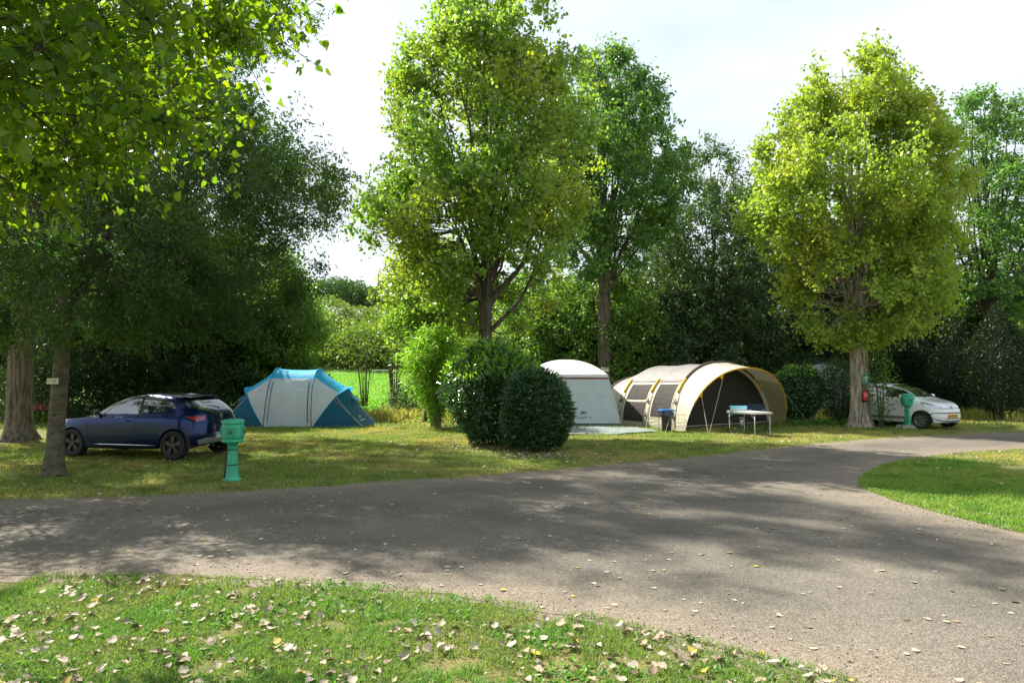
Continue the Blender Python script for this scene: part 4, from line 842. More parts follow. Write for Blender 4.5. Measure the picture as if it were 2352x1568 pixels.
for k1, k2, s in (('lm', 'll', -1), ('rm', 'rl', 1)):
    loft(k1, k2, A1+.05, pi-A1-.05, .05).build('cabin_roof', F_cyan, root, smooth=True)
    loft(k1, k2, .0, A1+.05, .04).build('side_panel', F_gw, root, smooth=True); loft(k1, k2, pi-A1-.05, pi, .04).build('side_panel', F_gw, root, smooth=True)
    G = [(.84*s, -1.02), (2.55*s, -.98), (2.62*s, .98), (.84*s, 1.02)]; ts = [0, .27, .73, 1]; k = k2
    def fe(u, v, G=G, k=k, s=s):
        g = Vector((float(np.interp(v, ts, [q[0] for q in G])), float(np.interp(v, ts, [q[1] for q in G])), .015)); h = HPt(k, pi*v); p = h.lerp(g, u); sg = .05*math.sin(pi*u)*math.sin(pi*v); p.z -= sg; return p
    b = MB(); b.grid(fe, 14, 44); ep = b.build('end_panel', F_teal, root, smooth=True)
    # eyebrow hood along the low hoop
    b = MB()
    def fh(u, v, k=k, s=s):
        a = .75+(pi-1.5)*v; p = HPt(k, a); q = p+Vector((s*.16*u*math.sin(pi*v), 0, (.02-.03*u)*math.sin(pi*v)+.012)); q.y *= 1+.01; return q
    b.grid(fh, 3, 24); b.build('hood', F_cyan, root, smooth=True)
    b = MB(); b.tube([Vector(fe(u, .27))+Vector((0, -.006, .004)) for u in np.linspace(0, 1, 8)], .008, 4); b.build('seam', F_gw, ep)
    v_ = MB(); v_.add([Vector(fe(.22, .56))+Vector((s*.02, 0, .03)), Vector(fe(.22, .44))+Vector((s*.02, 0, .03)), Vector(fe(.34, .45))+Vector((s*.12, 0, .05)), Vector(fe(.34, .55))+Vector((s*.12, 0, .05))], [(0, 1, 2, 3)]); v_.build('vent_flap', F_cyan, ep)
for k in HP:
    b = MB(); b.tube([HPt(k, a)*1.004+Vector((0, 0, .004)) for a in np.linspace(.0, pi, 40)], .012, 6); b.build('pole', M_pole if k[1] == 'm' else F_cyan, root, smooth=True)
for s, k in ((-1, 'lm'), (1, 'rm')):   # sleeves of blue over the main poles, zips beside the door
    b = MB(); b.tube([HPt(k, a)*1.009+Vector((0, 0, .004)) for a in np.linspace(.7, pi-.7, 26)], .022, 6); b.build('pole_sleeve', F_cyan, root, smooth=True)
    b = MB(); b.tube([HPt(k, a)*.998+Vector((-s*.12, -.012, 0)) for a in np.linspace(.06, .86, 16)], .016 if s > 0 else .010, 4); b.build('zip', M_pole, dp)
b = MB(); b.grid(lambda u, v: HPt('lm', A1-.03+.08*v).lerp(HPt('rm', A1-.03+.08*v), u)*1.006, 10, 3); b.build('rain_band', F_cyan, root)
b = MB(); b.box((0, 0, .012), (1.6, 2.0, .01)); b.build('groundsheet', M_pole, root)
pe = Vector((2.28, -.62, .42))
Mx = Matrix.Translation(Vector((2.18, -.80, .30))) @ Matrix(((.62, -.50, .6, 0), (.78, .38, -.5, 0), (0, .80, .6, 0), (0, 0, 0, 1)))
# logo on the near face of the right end
def fe_r(u, v): G = [(.84, -1.02), (2.55, -.98), (2.62, .98), (.84, 1.02)]; g = Vector((float(np.interp(v, ts, [q[0] for q in G])), float(np.interp(v, ts, [q[1] for q in G])), .015)); return HPt('rl', pi*v).lerp(g, u)
pc, px_, py_ = fe_r(.82, .37), fe_r(.82, .42)-fe_r(.82, .32), fe_r(.72, .37)-fe_r(.90, .37); px_.normalize(); n_ = px_.cross(py_).normalized(); py_ = n_.cross(px_); Ml = Matrix.Translation(pc+n_*.02) @ Matrix(((px_.x, py_.x, n_.x, 0), (px_.y, py_.y, n_.y, 0), (px_.z, py_.z, n_.z, 0), (0, 0, 0, 1)))
text_obj('lettering', 'Quechua', .12, Ml, M_ink, root)
b = MB(); b.prism([(-.09, .08), (-.01, .22), (.02, .15), (.04, .18), (.09, .08), (.03, .13), (.01, .11), (-.01, .15)], .003, Ml); b.build('emblem', M_ink, root)
peg_rope(root, HPt('rl', .75), (2.72, -1.25, 0)); peg_rope(root, HPt('rl', 2.5), (3.9, 1.0, 0), .004); peg_rope(root, HPt('ll', .9), (-3.1, -1.1, 0)); peg_rope(root, HPt('ll', 2.4), (-3.4, 1.0, 0), .004)
# --- white pavilion shelter
root = thing('shelter_tent', 'white square dome shelter with grey walls between the round bushes and the tunnel tent', 'tent', (1.98, 26.7, 0), R(-2))
hb, he, ze, zp = 1.86, 1.42, 1.78, 2.32
def wallp(side, u, v):
    hw = hb+(he-hb)*v; x = (2*u-1)*hw; y = -hw+.05*math.sin(pi*u)*math.sin(pi*v); z = ze*v+.012
    wr = .02*(1-v)**2*math.sin(26*abs(2*u-1)+8*v)*abs(2*u-1); y += wr
    c, s = math.cos(side*pi/2), math.sin(side*pi/2); return (x*c-y*s, x*s+y*c, z)
for k in range(4):
    b = MB(); b.grid(lambda u, v: wallp(k, u, .05+v*.85), 30, 24); wl_ = b.build('wall', F_shel, root, smooth=True)
    b = MB(); b.grid(lambda u, v: wallp(k, u, v*.05), 10, 1); b.build('mud_flap', M_pole, wl_)
    b = MB(); b.grid(lambda u, v: wallp(k, u, .915+v*.045), 12, 1); b.build('band', F_band, wl_)
    b = MB(); b.grid(lambda u, v: wallp(k, u, .90+v*.015), 12, 1); b.build('red_piping', F_redl, wl_)
    b = MB(); b.tube([Vector(wallp(k, 0, v))*1.003 for v in np.linspace(0, 1, 8)], .014, 6); b.build('pole', M_tub, root)
b = MB()
def roofp(u, v):
    x, y = (2*u-1), (2*v-1); r = max(abs(x), abs(y)); z = ze+(zp-ze)*(1-r**2.3); ed = .05*(1-r)*0; return (x*he*1.01, y*he*1.01, z-.02*math.exp(-((abs(x)-abs(y))/.08)**2)*0+.0)
b.grid(roofp, 30, 30); b.build('roof', F_white, root, smooth=True)
b = MB()
for k in range(4):
    c, s = math.cos(k*pi/2), math.sin(k*pi/2); vs = []
    for u in (-1, 1):
        for z in (ze, ze-.10): x, y = u*he*1.01*(1+.0), -he*1.012-(.02 if z < ze else 0); vs.append((x*c-y*s, x*s+y*c, z))
    b.add(vs, [(0, 2, 3, 1)])
b.build('roof_edge', F_white, root)
tiltm = math.atan2(hb-he, ze); Ms = Matrix.Translation((.42, -hb+.045+.03-.02, .36)) @ Matrix.Rotation(R(90)-tiltm, 4, 'X'); Ms = Matrix.Translation((.55, -(hb+(he-hb)*(.30/ze))+.015, .30)) @ Matrix.Rotation(R(90)-tiltm, 4, 'X')
text_obj('lettering', 'Quechua', .15, Ms, M_inkd, root)
b = MB(); b.prism([(-.14, .09), (-.02, .25), (.01, .17), (.06, .23), (.09, .16), (.15, .17), (.08, .12), (.05, .16), (.0, .11), (-.03, .17)], .004, Ms); b.build('emblem', M_inkd, root)
peg_rope(root, Vector(wallp(1, 0, 1)), (2.9, -1.6, 0), .004)
# groundsheet mat in front of the shelter and the cream tent
pm = [at(1285, 979), at(1290, 999), at(1420, 998), at(1515, 992), at(1470, 984), at(1430, 978.5)]
pj = jag([(p.x, p.y) for p in pm], .15, .03, closed=True, seed=5); b = MB(); n = len(pj); b.add([(x, y, .035+.03*mnoise.noise(Vector((x*3, y*3, 2)))) for x, y in pj]+[((sum(p[0] for p in pj)/n), (sum(p[1] for p in pj)/n), .05)], [(i, (i+1) % n, n) for i in range(n)])
tag(b.build('ground_mat', F_mat, smooth=True), 'pale grey ground mat spread on the grass before the white shelter', 'mat')
# --- cream and grey family tunnel tent
Lf, Rf = at(1574, 991), at(1803, 976.5); vd = (Rf-Lf).normalized(); bk = Vector((-vd.y, vd.x, 0)); mid = (Lf+Rf)/2; hwid = (Rf-Lf).length/2; ang = math.atan2(vd.y, vd.x)
root = thing('tunnel_tent', 'cream tunnel tent with grey roof, yellow trim and an open arched porch', 'tent', (mid.x, mid.y, 0), ang)
# local: x across, y back
HS = [(0., hwid, 2.0), (.55, hwid-.03, 2.20), (1.95, hwid-.12, 2.15), (3.4, hwid-.2, 2.10), (4.8, hwid-.45, 1.66), (5.6, hwid-.6, .03)]
def AR(i, a, sc_=1., e=2.15):
    y, w_, H = HS[i]; s = abs(math.sin(a))**(2/e); return Vector((-w_*sc_*sgnpow(math.cos(a), 2/e), y-(.45*s if i == 0 else -.15*s if i == 1 else 0), H*sc_*s))
def sec(i, j, a0, a1, nu=10, nv=24, sag=.035, lift=0., u0=0, u1=1):
    b = MB()
    def f(u, v):
        u = u0+(u1-u0)*u; a = a0+(a1-a0)*v; p = AR(i, a).lerp(AR(j, a), u); k = 1-sag*4*u*(1-u)*.55+lift; return Vector((p.x*k, p.y, p.z*k))
    b.grid(f, nu, nv); return b
AS = .80
for i in range(5):
    sgx = .03 if i else .0
    if i == 0:
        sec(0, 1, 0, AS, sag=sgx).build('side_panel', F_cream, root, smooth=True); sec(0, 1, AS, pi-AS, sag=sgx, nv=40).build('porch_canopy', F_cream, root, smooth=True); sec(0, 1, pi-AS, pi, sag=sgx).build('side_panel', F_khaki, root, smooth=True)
    else:
        sec(i, i+1, 0, AS, sag=sgx).build('side_panel', F_cream, root, smooth=True); sec(i, i+1, pi-AS, pi, sag=sgx).build('side_panel', F_cream, root, smooth=True)
        sec(i, i+1, AS, pi-AS, sag=sgx, nv=40).build('roof_panel', F_taupe if i < 4 else F_cream, root, smooth=True)
# windows in the left side
def win(i, a0, a1, u0, u1): 
    fr = sec(i, i+1, a0-.03, a1+.03, sag=.03, lift=.003, u0=u0-.03, u1=u1+.03); w_ = sec(i, i+1, a0, a1, sag=.03, lift=.007, u0=u0, u1=u1)
    o = w_.build('window', F_win, root, smooth=True); fr.build('window_frame', F_cream, o, smooth=True)
win(2, .42, .72, .12, .85); win(2, .07, .38, .10, .84); win(1, .16, .72, .14, .84)
for i in (1, 2):
    sec(i, i+1, AS-.035, AS+.01, sag=.03, lift=.008).build('roof_border', F_brown, root)
def arc(i, a0, a1, r, m, name, n=20, sc_=1.006, yo=0.):
    b = MB(); b.tube([AR(i, a, sc_)+Vector((0, yo, 0)) for a in np.linspace(a0, a1, n)], r, 6); return b.build(name, m, root, smooth=True)
for i in (1, 2, 3, 4):
    arc(i, .55, .82, .05, F_yel, 'yellow_sleeve', 8); arc(i, pi-.82, pi-.55, .05, F_yel, 'yellow_sleeve', 8)
    if i in (1, 4): arc(i, .82, pi-.82, .05, F_brown, 'pole_sleeve', 26)
    for yo in (-.10, .10): arc(i, .02, .52, .008, M_pole, 'piping', 12, 1.004, yo)
    b = MB()
    for aa in (.14, .36):
        p = AR(i, aa, 1.012); q = AR(i, aa+.09, 1.014); b.add([p+Vector((0, -.07, 0)), p+Vector((0, .07, .0)), q], [(0, 1, 2)])
    b.build('vent', F_mesh, root)
arc(0, .42, pi-.22, .024, F_yel, 'yellow_edge', 50, 1.0)
# inner front wall of dark mesh, its cream frame, the groundsheet lip
b = MB(); b.grid(lambda u, v: AR(1, .02+(pi-.04)*u, .93).lerp(Vector((AR(1, .02+(pi-.04)*u, .93).x, HS[1][0], .1)), v)+Vector((0, .05, 0)), 40, 8); b.build('inner_wall', F_mesh, root, smooth=True)
b = MB(); b.grid(lambda u, v: AR(1, pi*u, .925+.075*v)+Vector((0, .03, 0)), 44, 1); b.build('inner_wall_frame', F_cream, root, smooth=True)
b = MB(); b.tube([AR(1, a, .925)+Vector((0, .015, 0)) for a in np.linspace(.1, pi-.1, 40)], .012, 5); b.build('zip', M_pole, root)
b = MB(); b.box((0, HS[1][0]-.02, .06), (2*hwid*.93, .03, .10)); b.build('threshold', F_brown, root); b = MB(); b.tube([(-hwid*.93, HS[1][0]-.05, .115), (hwid*.93, HS[1][0]-.05, .115)], .012, 5); b.build('threshold_piping', M_rope, root)
for a_ in (1.08, .62, 2.2):
    p = AR(0, a_); b = MB(); q = AR(0, a_+.05); r_ = AR(0, a_-.05); b.add([q, r_, (p.x+.02, p.y-.02, p.z-.16)], [(0, 1, 2)]); b.build('guy_tab', F_yel, root)
gp = at(1628, 995); inv = Matrix.Translation((mid.x, mid.y, 0)) @ Matrix.Rotation(ang, 4, 'Z'); gl_ = inv.inverted() @ gp
for a_ in (1.08, .62): p = AR(0, a_); peg_rope(root, (p.x+.02, p.y-.02, p.z-.16), (gl_.x+(.02 if a_ > 1 else -.03), gl_.y, 0), .008)
g2 = inv.inverted() @ at(1483, 993); g3 = inv.inverted() @ at(1527, 995); p = AR(2, .5); peg_rope(root, p, (g2.x, g2.y, 0), .006); p = AR(1, .5); peg_rope(root, p, (g3.x, g3.y, 0), .006)
p = AR(0, pi-.62); peg_rope(root, p, (p.x+1.1, p.y-.3, 0), .005)
# --- bin with liner
p0 = at(1531, 991); root = thing('waste_bag_stand', 'black bin liner on a stand with blue lid beside the cream tent', 'bin', (p0.x, p0.y, 0), R(12))
b = MB(); b.grid(lambda u, v: ((.17+.02*math.sin(6.28*u*2)+.012*mnoise.noise(Vector((u*12, v*4, 0)))-.02*v)*sgnpow(math.cos(2*pi*u), .6), (.15+.012*mnoise.noise(Vector((u*12, v*5, 3)))-.02*v)*sgnpow(math.sin(2*pi*u), .6), .62-.58*v), 40, 14); b.grid(lambda u, v: ((.17-.17*v)*math.cos(2*pi*u), (.15-.15*v)*math.sin(2*pi*u), .04), 20, 2); b.build('liner', M_bag, root, smooth=True)
b = MB(); b.grid(lambda u, v: ((.20+.05*v+.02*math.sin(5*6.28*u))*math.cos(2*pi*u), (.18+.04*v)*math.sin(2*pi*u), .65-.13*v*(1+.3*math.sin(3*6.28*u))), 36, 4); b.build('liner_cuff', M_bag, root, smooth=True)
b = MB(); b.box((0, 0, .67), (.46, .36, .035)); b.box((0, 0, .692), (.40, .30, .014)); b.build('lid', M_bluel, root, bevel=.01)
for x in (-.19, .19):
    for y in (-.15, .15): b = MB(); b.tube([(x, y, .66), (x, y, 0)], .009, 6); b.build('leg', M_dtub, root)
# --- folding table
A_t, B_t, C_t = at(1676, 995.5), at(1734, 1002.5), at(1768, 1001); ex = (B_t-A_t).normalized(); ang = math.atan2(ex.y, ex.x); Lt = (B_t-A_t).length; Wt = .56
root = thing('folding_table', 'white-topped folding camping table in front of the cream tent porch', 'table', (A_t.x, A_t.y, 0), ang); H = .69
b = MB(); b.box((Lt/2, Wt/2, H), (Lt+.10, Wt+.08, .02)); b.build('table_top', M_top, root, bevel=.006)
b = MB(); 
for c_, d_ in (((Lt/2, -.045, H-.018), (Lt+.12, .018, .052)), ((Lt/2, Wt+.045, H-.018), (Lt+.12, .018, .052)), ((-.055, Wt/2, H-.018), (.018, Wt+.07, .052)), ((Lt+.055, Wt/2, H-.018), (.018, Wt+.07, .052))): b.box(c_, d_)
b.build('table_rim', M_tub, root)
for x in (0, Lt):
    for y in (0, Wt): b = MB(); b.tube([(x, y, H-.04), (x, y, .30), (x, y, .05), (x, y+(.03 if y == 0 else -.03), .02)], [.013, .013, .013, .012], 8); b.build('leg', M_tub, root, smooth=True)
    b = MB(); b.tube([(x, .03, .02), (x, Wt-.03, .02)], .011, 6); b.build('foot_bar', M_tub, root, smooth=True)
    for y in (0, Wt): b = MB(); b.tube([(x, y, H-.20), (x+(.17 if x == 0 else -.17), y, H-.04)], .008, 6); b.build('brace', M_tub, root, smooth=True)
# --- folding armchairs
def armchair(name, label, loc, rz, backm, seatm, armm):
    root = thing(name, label, 'chair', loc, rz, 'folding armchairs at the camping table'); W_ = .50
    for s in (-1, 1):
        x = s*W_/2
        for pts in ([(x, .22, 0), (x, .06, .25), (x, -.10, .44)], [(x, -.22, 0), (x, -.04, .25), (x, .12, .44)]): b = MB(); b.tube(pts, .010, 6); b.build('leg', M_dtub, root, smooth=True)
        b = MB(); b.tube([(x, -.20, .44), (x, .22, .46), (x, .26, .60)], .009, 6); b.tube([(x, .16, .44), (x, .24, .60), (x, .30, .86)], .010, 6); b.tube([(x, -.20, .44), (x, -.21, .62)], .009, 6); b.build('side_frame', M_dtub, root, smooth=True)
        b = MB(); b.grid(lambda u, v: (x-.025+.05*v, -.24+.48*u, .635+.012*math.sin(pi*v)), 6, 3); b.grid(lambda u, v: (x-.025+.05*v, -.24+.48*u, .615), 6, 1); b.build('armrest', armm, root, smooth=True)
    b = MB(); b.tube([(-W_/2, .22, .02), (W_/2, -.22+.44, .02)], .008, 6); b.tube([(-W_/2, -.21, .02), (W_/2, -.21, .02)], .008, 6); b.tube([(-W_/2, .20, .03), (W_/2, .04, .40)], .008, 6); b.tube([(W_/2, .20, .03), (-W_/2, .04, .40)], .008, 6); b.build('cross_brace', M_dtub, root, smooth=True)
    b = MB(); b.grid(lambda u, v: ((u-.5)*W_, -.22+.42*v, .455-.05*math.sin(pi*u)*math.sin(pi*v)), 10, 8); b.build('seat', seatm, root, smooth=True)
    b = MB(); b.grid(lambda u, v: ((u-.5)*(W_-.02), .255+.045*v+.03*math.sin(pi*u), .60+.26*v), 10, 6); b.build('backrest', backm, root, smooth=True)
    b = MB(); b.grid(lambda u, v: ((u-.5)*(W_-.02), .262+.032*v+.034*math.sin(pi*u), .655+.12*v), 10, 3); b.build('back_band', F_gw, root, smooth=True)
    return root
pc = at(1690, 994); r1 = armchair('folding_armchair', 'light blue folding armchair at the left end of the camping table', (pc.x, pc.y-.15, 0), R(172), F_bluec, F_navy, M_tub)
pc = at(1741, 992); armchair('folding_armchair', 'dark green folding armchair behind the camping table, only its back showing', (pc.x+.1, pc.y+.2, 0), R(-8), F_navy, F_navy, M_dtub)
b = MB(); pw = at(1691, 985); b.grid(lambda u, v: (pw.x+(-.08+.14*u)*(1-.35*v), pw.y-.62+.05*math.sin(pi*u), .42-.24*v), 6, 6); b.grid(lambda u, v: (pw.x+(-.08+.14*u)*(1-.35*v), pw.y-.60-.05*math.sin(pi*u), .42-.24*v), 6, 6)
tag(b.build('cloth', F_white, smooth=True), 'white cloth hanging down from the light blue folding armchair', 'cloth')
# --- pale tent behind the shrubs
p0 = at(1918, 946); root = thing('dome_tent', 'pale grey round-topped tent half hidden behind the shrubs left of the thick poplar', 'tent', (p0.x-.1, p0.y+.9, 0), R(-25))
b = MB(); b.grid(lambda u, v: (-1.7*sgnpow(math.cos(pi*v), .9), -1.2+2.8*u, 2.2*math.sin(pi*v)**.9+.02), 12, 30); b.build('flysheet', F_shel, root, smooth=True)
b = MB(); b.grid(lambda u, v: (-1.73*sgnpow(math.cos(.9+(pi-1.8)*v), .9), -1.25+2.9*u, 2.225*math.sin(.9+(pi-1.8)*v)**.9+.03), 8, 18); b.build('roof_cover', F_white, root, smooth=True)
b = MB(); b.grid(lambda u, v: (-1.7*sgnpow(math.cos(pi*u), .9), -1.2-.3*(1-v)*0-.02, 2.2*math.sin(pi*u)**.9*v+.02), 30, 6); b.build('front_panel', F_shel, root, smooth=True)
for y in (-1.2, .2, 1.6): b = MB(); b.tube([(-1.71*sgnpow(math.cos(a), .9), y, 2.21*math.sin(a)**.9+.02) for a in np.linspace(0.001, pi-.001, 30)], .014, 5); b.build('pole', M_pole, root, smooth=True)
# ------------------------------------------------------------------ green hydrant posts
M_green = mat('green_plastic', (.035, .40, .23), rough=.35, spec=.5, var=.12, vscale=5, bump=.05); M_conc = mat('concrete', (.36, .33, .25), rough=.9, var=.25, vscale=9, bump=.5, bscale=30); M_rust = mat('brass_tap', (.16, .12, .07), rough=.5, metal=.6)
def post(label, base, rz, H, zc_, pipe=False, straps=True, slab=True):
    root = thing('water_post', label, 'water post', base, rz, 'green water and power posts on the pitches')
    if slab:
        s = .34; b = MB(); k = [(s, s*.85, 0, zc_)]; b.add([(-s, -s*.8, -.03), (s, -s*.8, -.03), (s, s*.8, -.03), (-s, s*.8, -.03), (-s*.8, -s*.62, zc_), (s*.8, -s*.62, zc_), (s*.8, s*.62, zc_), (-s*.8, s*.62, zc_)], [(0, 1, 5, 4), (1, 2, 6, 5), (2, 3, 7, 6), (3, 0, 4, 7), (4, 5, 6, 7)]); b.build('plinth', M_conc, root, bevel=.015)
    z0 = zc_; h = H-zc_
    b = MB(); b.lathe([(.155, z0), (.16, z0+.012), (.155, z0+.03), (.128, z0+.05), (.118, z0+.07), (.112, z0+.10), (.083, z0+h*.50), (.080, z0+h*.55), (.088, z0+h*.585), (.125, z0+h*.625)], seg=28); b.build('column', M_green, root, smooth=True)
    hd = MB(); zt = z0+h*.62; hh = h*.38; hd.lathe([(.10, zt-.005), (.175, zt), (.188, zt+.014), (.188, zt+.036), (.172, zt+.048), (.168, zt+.056), (.182, zt+.066), (.184, zt+.10), (.184, zt+hh*.73), (.175, zt+hh*.76), (.172, zt+hh*.77), (.172, zt+hh*.80)], seg=32); head = hd.build('head', M_green, root, smooth=True)
    ld = MB(); ld.lathe([(.17, zt+hh*.79), (.188, zt+hh*.80), (.190, zt+hh*.83), (.188, zt+hh*.93), (.17, zt+hh*.965), (.09, zt+hh*.99), (.0001, zt+hh)], seg=32); ld.build('lid', M_green, root, smooth=True)
    for a in (-90, -175, 0):
        M_ = Matrix.Rotation(R(a+90), 4, 'Z'); f = MB(); zc2 = zt+hh*.47
        for c_, d_ in (((-.075, -.178, zc2), (.018, .03, .14)), ((.075, -.178, zc2), (.018, .03, .14)), ((0, -.178, zc2+.07), (.19, .034, .018)), ((0, -.178, zc2-.07), (.16, .03, .018)), ((0, -.176, zc2), (.14, .014, .13))): f.box(c_, d_)
        f.v = [tuple(M_ @ Vector(v)) for v in f.v]; fo = f.build('socket_panel', M_green, head, bevel=.004)
        t = MB(); t.lathe([(.001, -.035), (.026, -.035), (.03, -.02), (.03, 0)], (0, -.182, zc2), 14, 'y'); t.tube([(0, -.19, zc2-.01), (0, -.215, zc2-.03)], .012, 8); t.v = [tuple(M_ @ Vector(v)) for v in t.v]; t.build('tap', M_rust, fo)
    if straps:
        for z in (.29, .56): rr_ = np.interp(z0+h*z/1.0, [z0+.1, z0+h*.5], [.112, .083])+.004; b = MB(); zz = z0+h*z*.9; b.lathe([(rr_, zz-.008), (rr_+.004, zz-.006), (rr_+.004, zz+.006), (rr_, zz+.008)], seg=28); b.build('strap', M_black, root)
        b = MB(); b.tube([(-.115, -.06, z0+.03), (-.105, -.05, z0+h*.25), (-.088, -.045, z0+h*.5)], .012, 6); b.build('cable', M_black, root)
    if pipe:
        b = MB(); b.tube([(-.14, -.10, z0), (-.135, -.10, z0+h*.40), (-.10, -.10, z0+h*.44)], .028, 10); po = b.build('pipe', M_green, root, smooth=True)
        b = MB(); b.tube([(-.20, -.13, z0+h*.44), (-.12, -.13, z0+h*.46), (-.07, -.13, z0+h*.44)], .014, 8); b.tube([(-.135, -.13, z0+h*.46), (-.135, -.13, z0+h*.50)], .012, 6); b.tube([(-.10, -.12, z0+h*.43), (-.08, -.125, z0+h*.2), (-.09, -.12, z0+.03)], .008, 6); b.build('tap', M_black, po)
        b = MB(); b.tube([(.13, -.13, z0+h*.60), (.19, -.16, z0+h*.58)], .018, 8); b.build('spout', M_white_p, root)
    return root
M_white_p = mat('white_plastic', (.7, .7, .68), rough=.4, var=.05)
p1 = at(533, 1103); post('green water post with two black straps beside the blue car', (p1.x, p1.y, 0), R(8), 1.07, .0, slab=False)
p2 = at(2086, 984); post('green water post on a concrete block in front of the white car', (p2.x, p2.y, 0), R(0), 1.16, .12, pipe=True, straps=False)
# ------------------------------------------------------------------ vegetation
def g3(px, py): p = at(px, py); return (p.x, p.y, 0)
# thin lichen-barked ash in front of the car
b1 = g3(120, 1093)
tree('ash_tree', 'slim lichen-barked tree with number plate 13 in front of the blue car bonnet', 'tree', b1, [(2.4, 2.2), (3.0, 3.9), (4.2, 4.8), (5.6, 4.3), (6.9, 2.8), (7.8, 1.2), (8.2, .3)], 3.2, .15, L_ash, B_cherry,
     n1=16, n2=560, n3=7, nl=26, ls=.095, lw=.36, seed=11, ysc=.8, up=.25, off=(.9, 1.2), twl=.62, lean=(.12, .1), flare=1.55, droop=.45, cull=.45, start=.6, rough=.3, shell=.8)
# old thick trunk at the far left
b2 = g3(43, 1012)
tree('oak_tree', 'massive furrowed trunk standing at the left edge of the picture behind the slim tree', 'tree', b2, [(3.6, 3.0), (5.0, 5.0), (8, 4.9), (11, 4.2), (14.5, 3.9), (17, 2.8), (18.6, .4)], 4.6, .33, L_ash, B_oak,
     n1=22, n2=680, n3=7, nl=20, ls=.13, lw=.38, seed=12, up=.4, off=(4.0, .9), twl=.75, flare=1.6, droop=.4, cull=.42, start=.5, rough=.32, shell=.8)
# overhanging poplar by the camera
tree('poplar_tree', 'poplar whose large backlit leaves hang into the upper left corner', 'tree', (-5.7, 5.1, 0), [(3.4, 2.4), (3.75, 3.3), (4.3, 3.85), (5.0, 3.8), (6.2, 2.8), (7.2, 2.0), (8, .6)], 3.1, .2, L_near, B_popm,
     n1=18, n2=560, n3=6, nl=18, ls=.063, lw=.92, seed=5, up=.3, ysc=.48, twl=.55, shape='spade', droop=.75, cull=.42, start=.5, rough=.08, shell=.9, tdroop=.35)
# centre poplar
b3 = (-.84, 20.6, 0)
tree('poplar_tree', 'tall forked poplar rising behind the round bushes in the middle', 'tree', b3, [(2.9, .8), (3.7, 1.9), (5, 2.7), (6.3, 3.3), (8.2, 3.25), (10, 2.8), (12.2, 2.05), (13.5, 1.3), (14.4, .3)], 3.9, .22, L_pop, B_popm,
     n1=26, n2=820, n3=7, nl=12, ls=.115, lw=.85, seed=23, up=.75, off=(.05, 0), lean=(.1, 0), twl=.64, droop=.3, cull=.36, start=.25, rough=.24, spread=.26, lt=.3, clear=(5.0, .85, .45),
     fork=[([(.12, -.05, 2.95), (.42, -.12, 3.25), (.95, -.15, 3.75), (1.45, -.15, 4.6), (1.75, -.1, 6.0)], .085), ([(.08, 0, 3.7), (.55, .0, 4.3), (1.2, .0, 5.0), (1.55, .1, 6.6)], .12), ([(.0, 0, 3.7), (-.2, 0, 4.8), (-.35, 0, 6.2), (-.6, .1, 8)], .12)])
# number 12 poplar
b4 = g3(1388, 967); b4 = (b4[0], 28.2, 0); b4 = ((1388-1176)/1650*32, 32, 0)
tree('poplar_tree', 'grey-green poplar with number plate 12 behind the white shelter', 'tree', b4, [(6.0, 1.0), (7.8, 2.6), (9.8, 3.8), (12, 3.7), (13.8, 2.8), (15.6, 1.5), (16.6, .3)], 5.4, .36, L_popg, B_popm,
     n1=24, n2=680, n3=7, nl=12, ls=.13, lw=.85, seed=34, up=.75, off=(.1, 0), twl=.72, droop=.3, cull=.36, start=.25, rough=.24, spread=.26)
# thick poplar on the right
b5 = g3(1976, 981)
TP = tree('poplar_tree', 'thick-trunked yellow-green poplar carrying a red extinguisher and green exit sign', 'tree', b5, [(2.7, .9), (3.3, 1.9), (4.6, 2.7), (5.8, 3.2), (7.6, 3.45), (9.4, 2.9), (11.0, 2.2), (12.1, 1.6), (12.8, .5)], 3.9, .33, L_popy, B_pop,
     n1=26, n2=980, n3=7, nl=13, ls=.115, lw=.85, seed=46, up=.8, off=(0, 0), twl=.62, droop=.3, cull=.36, start=.3, rough=.25, spread=.26, lt=.24, back=(6.8, .9, 9))  # hidden rear of low crown cut away so sun reaches the white car
# dark poplar at the right edge
b6 = ((2270-1176)/1650*33, 33, 0)
tree('poplar_tree', 'dark blue-green poplar at the right edge behind the conifers', 'tree', b6, [(4.0, 2.0), (6, 3.2), (9, 3.9), (11.5, 3.2), (13.5, 2.1), (15.3, .4)], 4.2, .32, L_popg, B_dark,
     n1=24, n2=560, n3=7, nl=11, ls=.125, lw=.85, seed=57, up=.7, off=(.1, 0), twl=.6, droop=.35, cull=.38, start=.25, rough=.22)
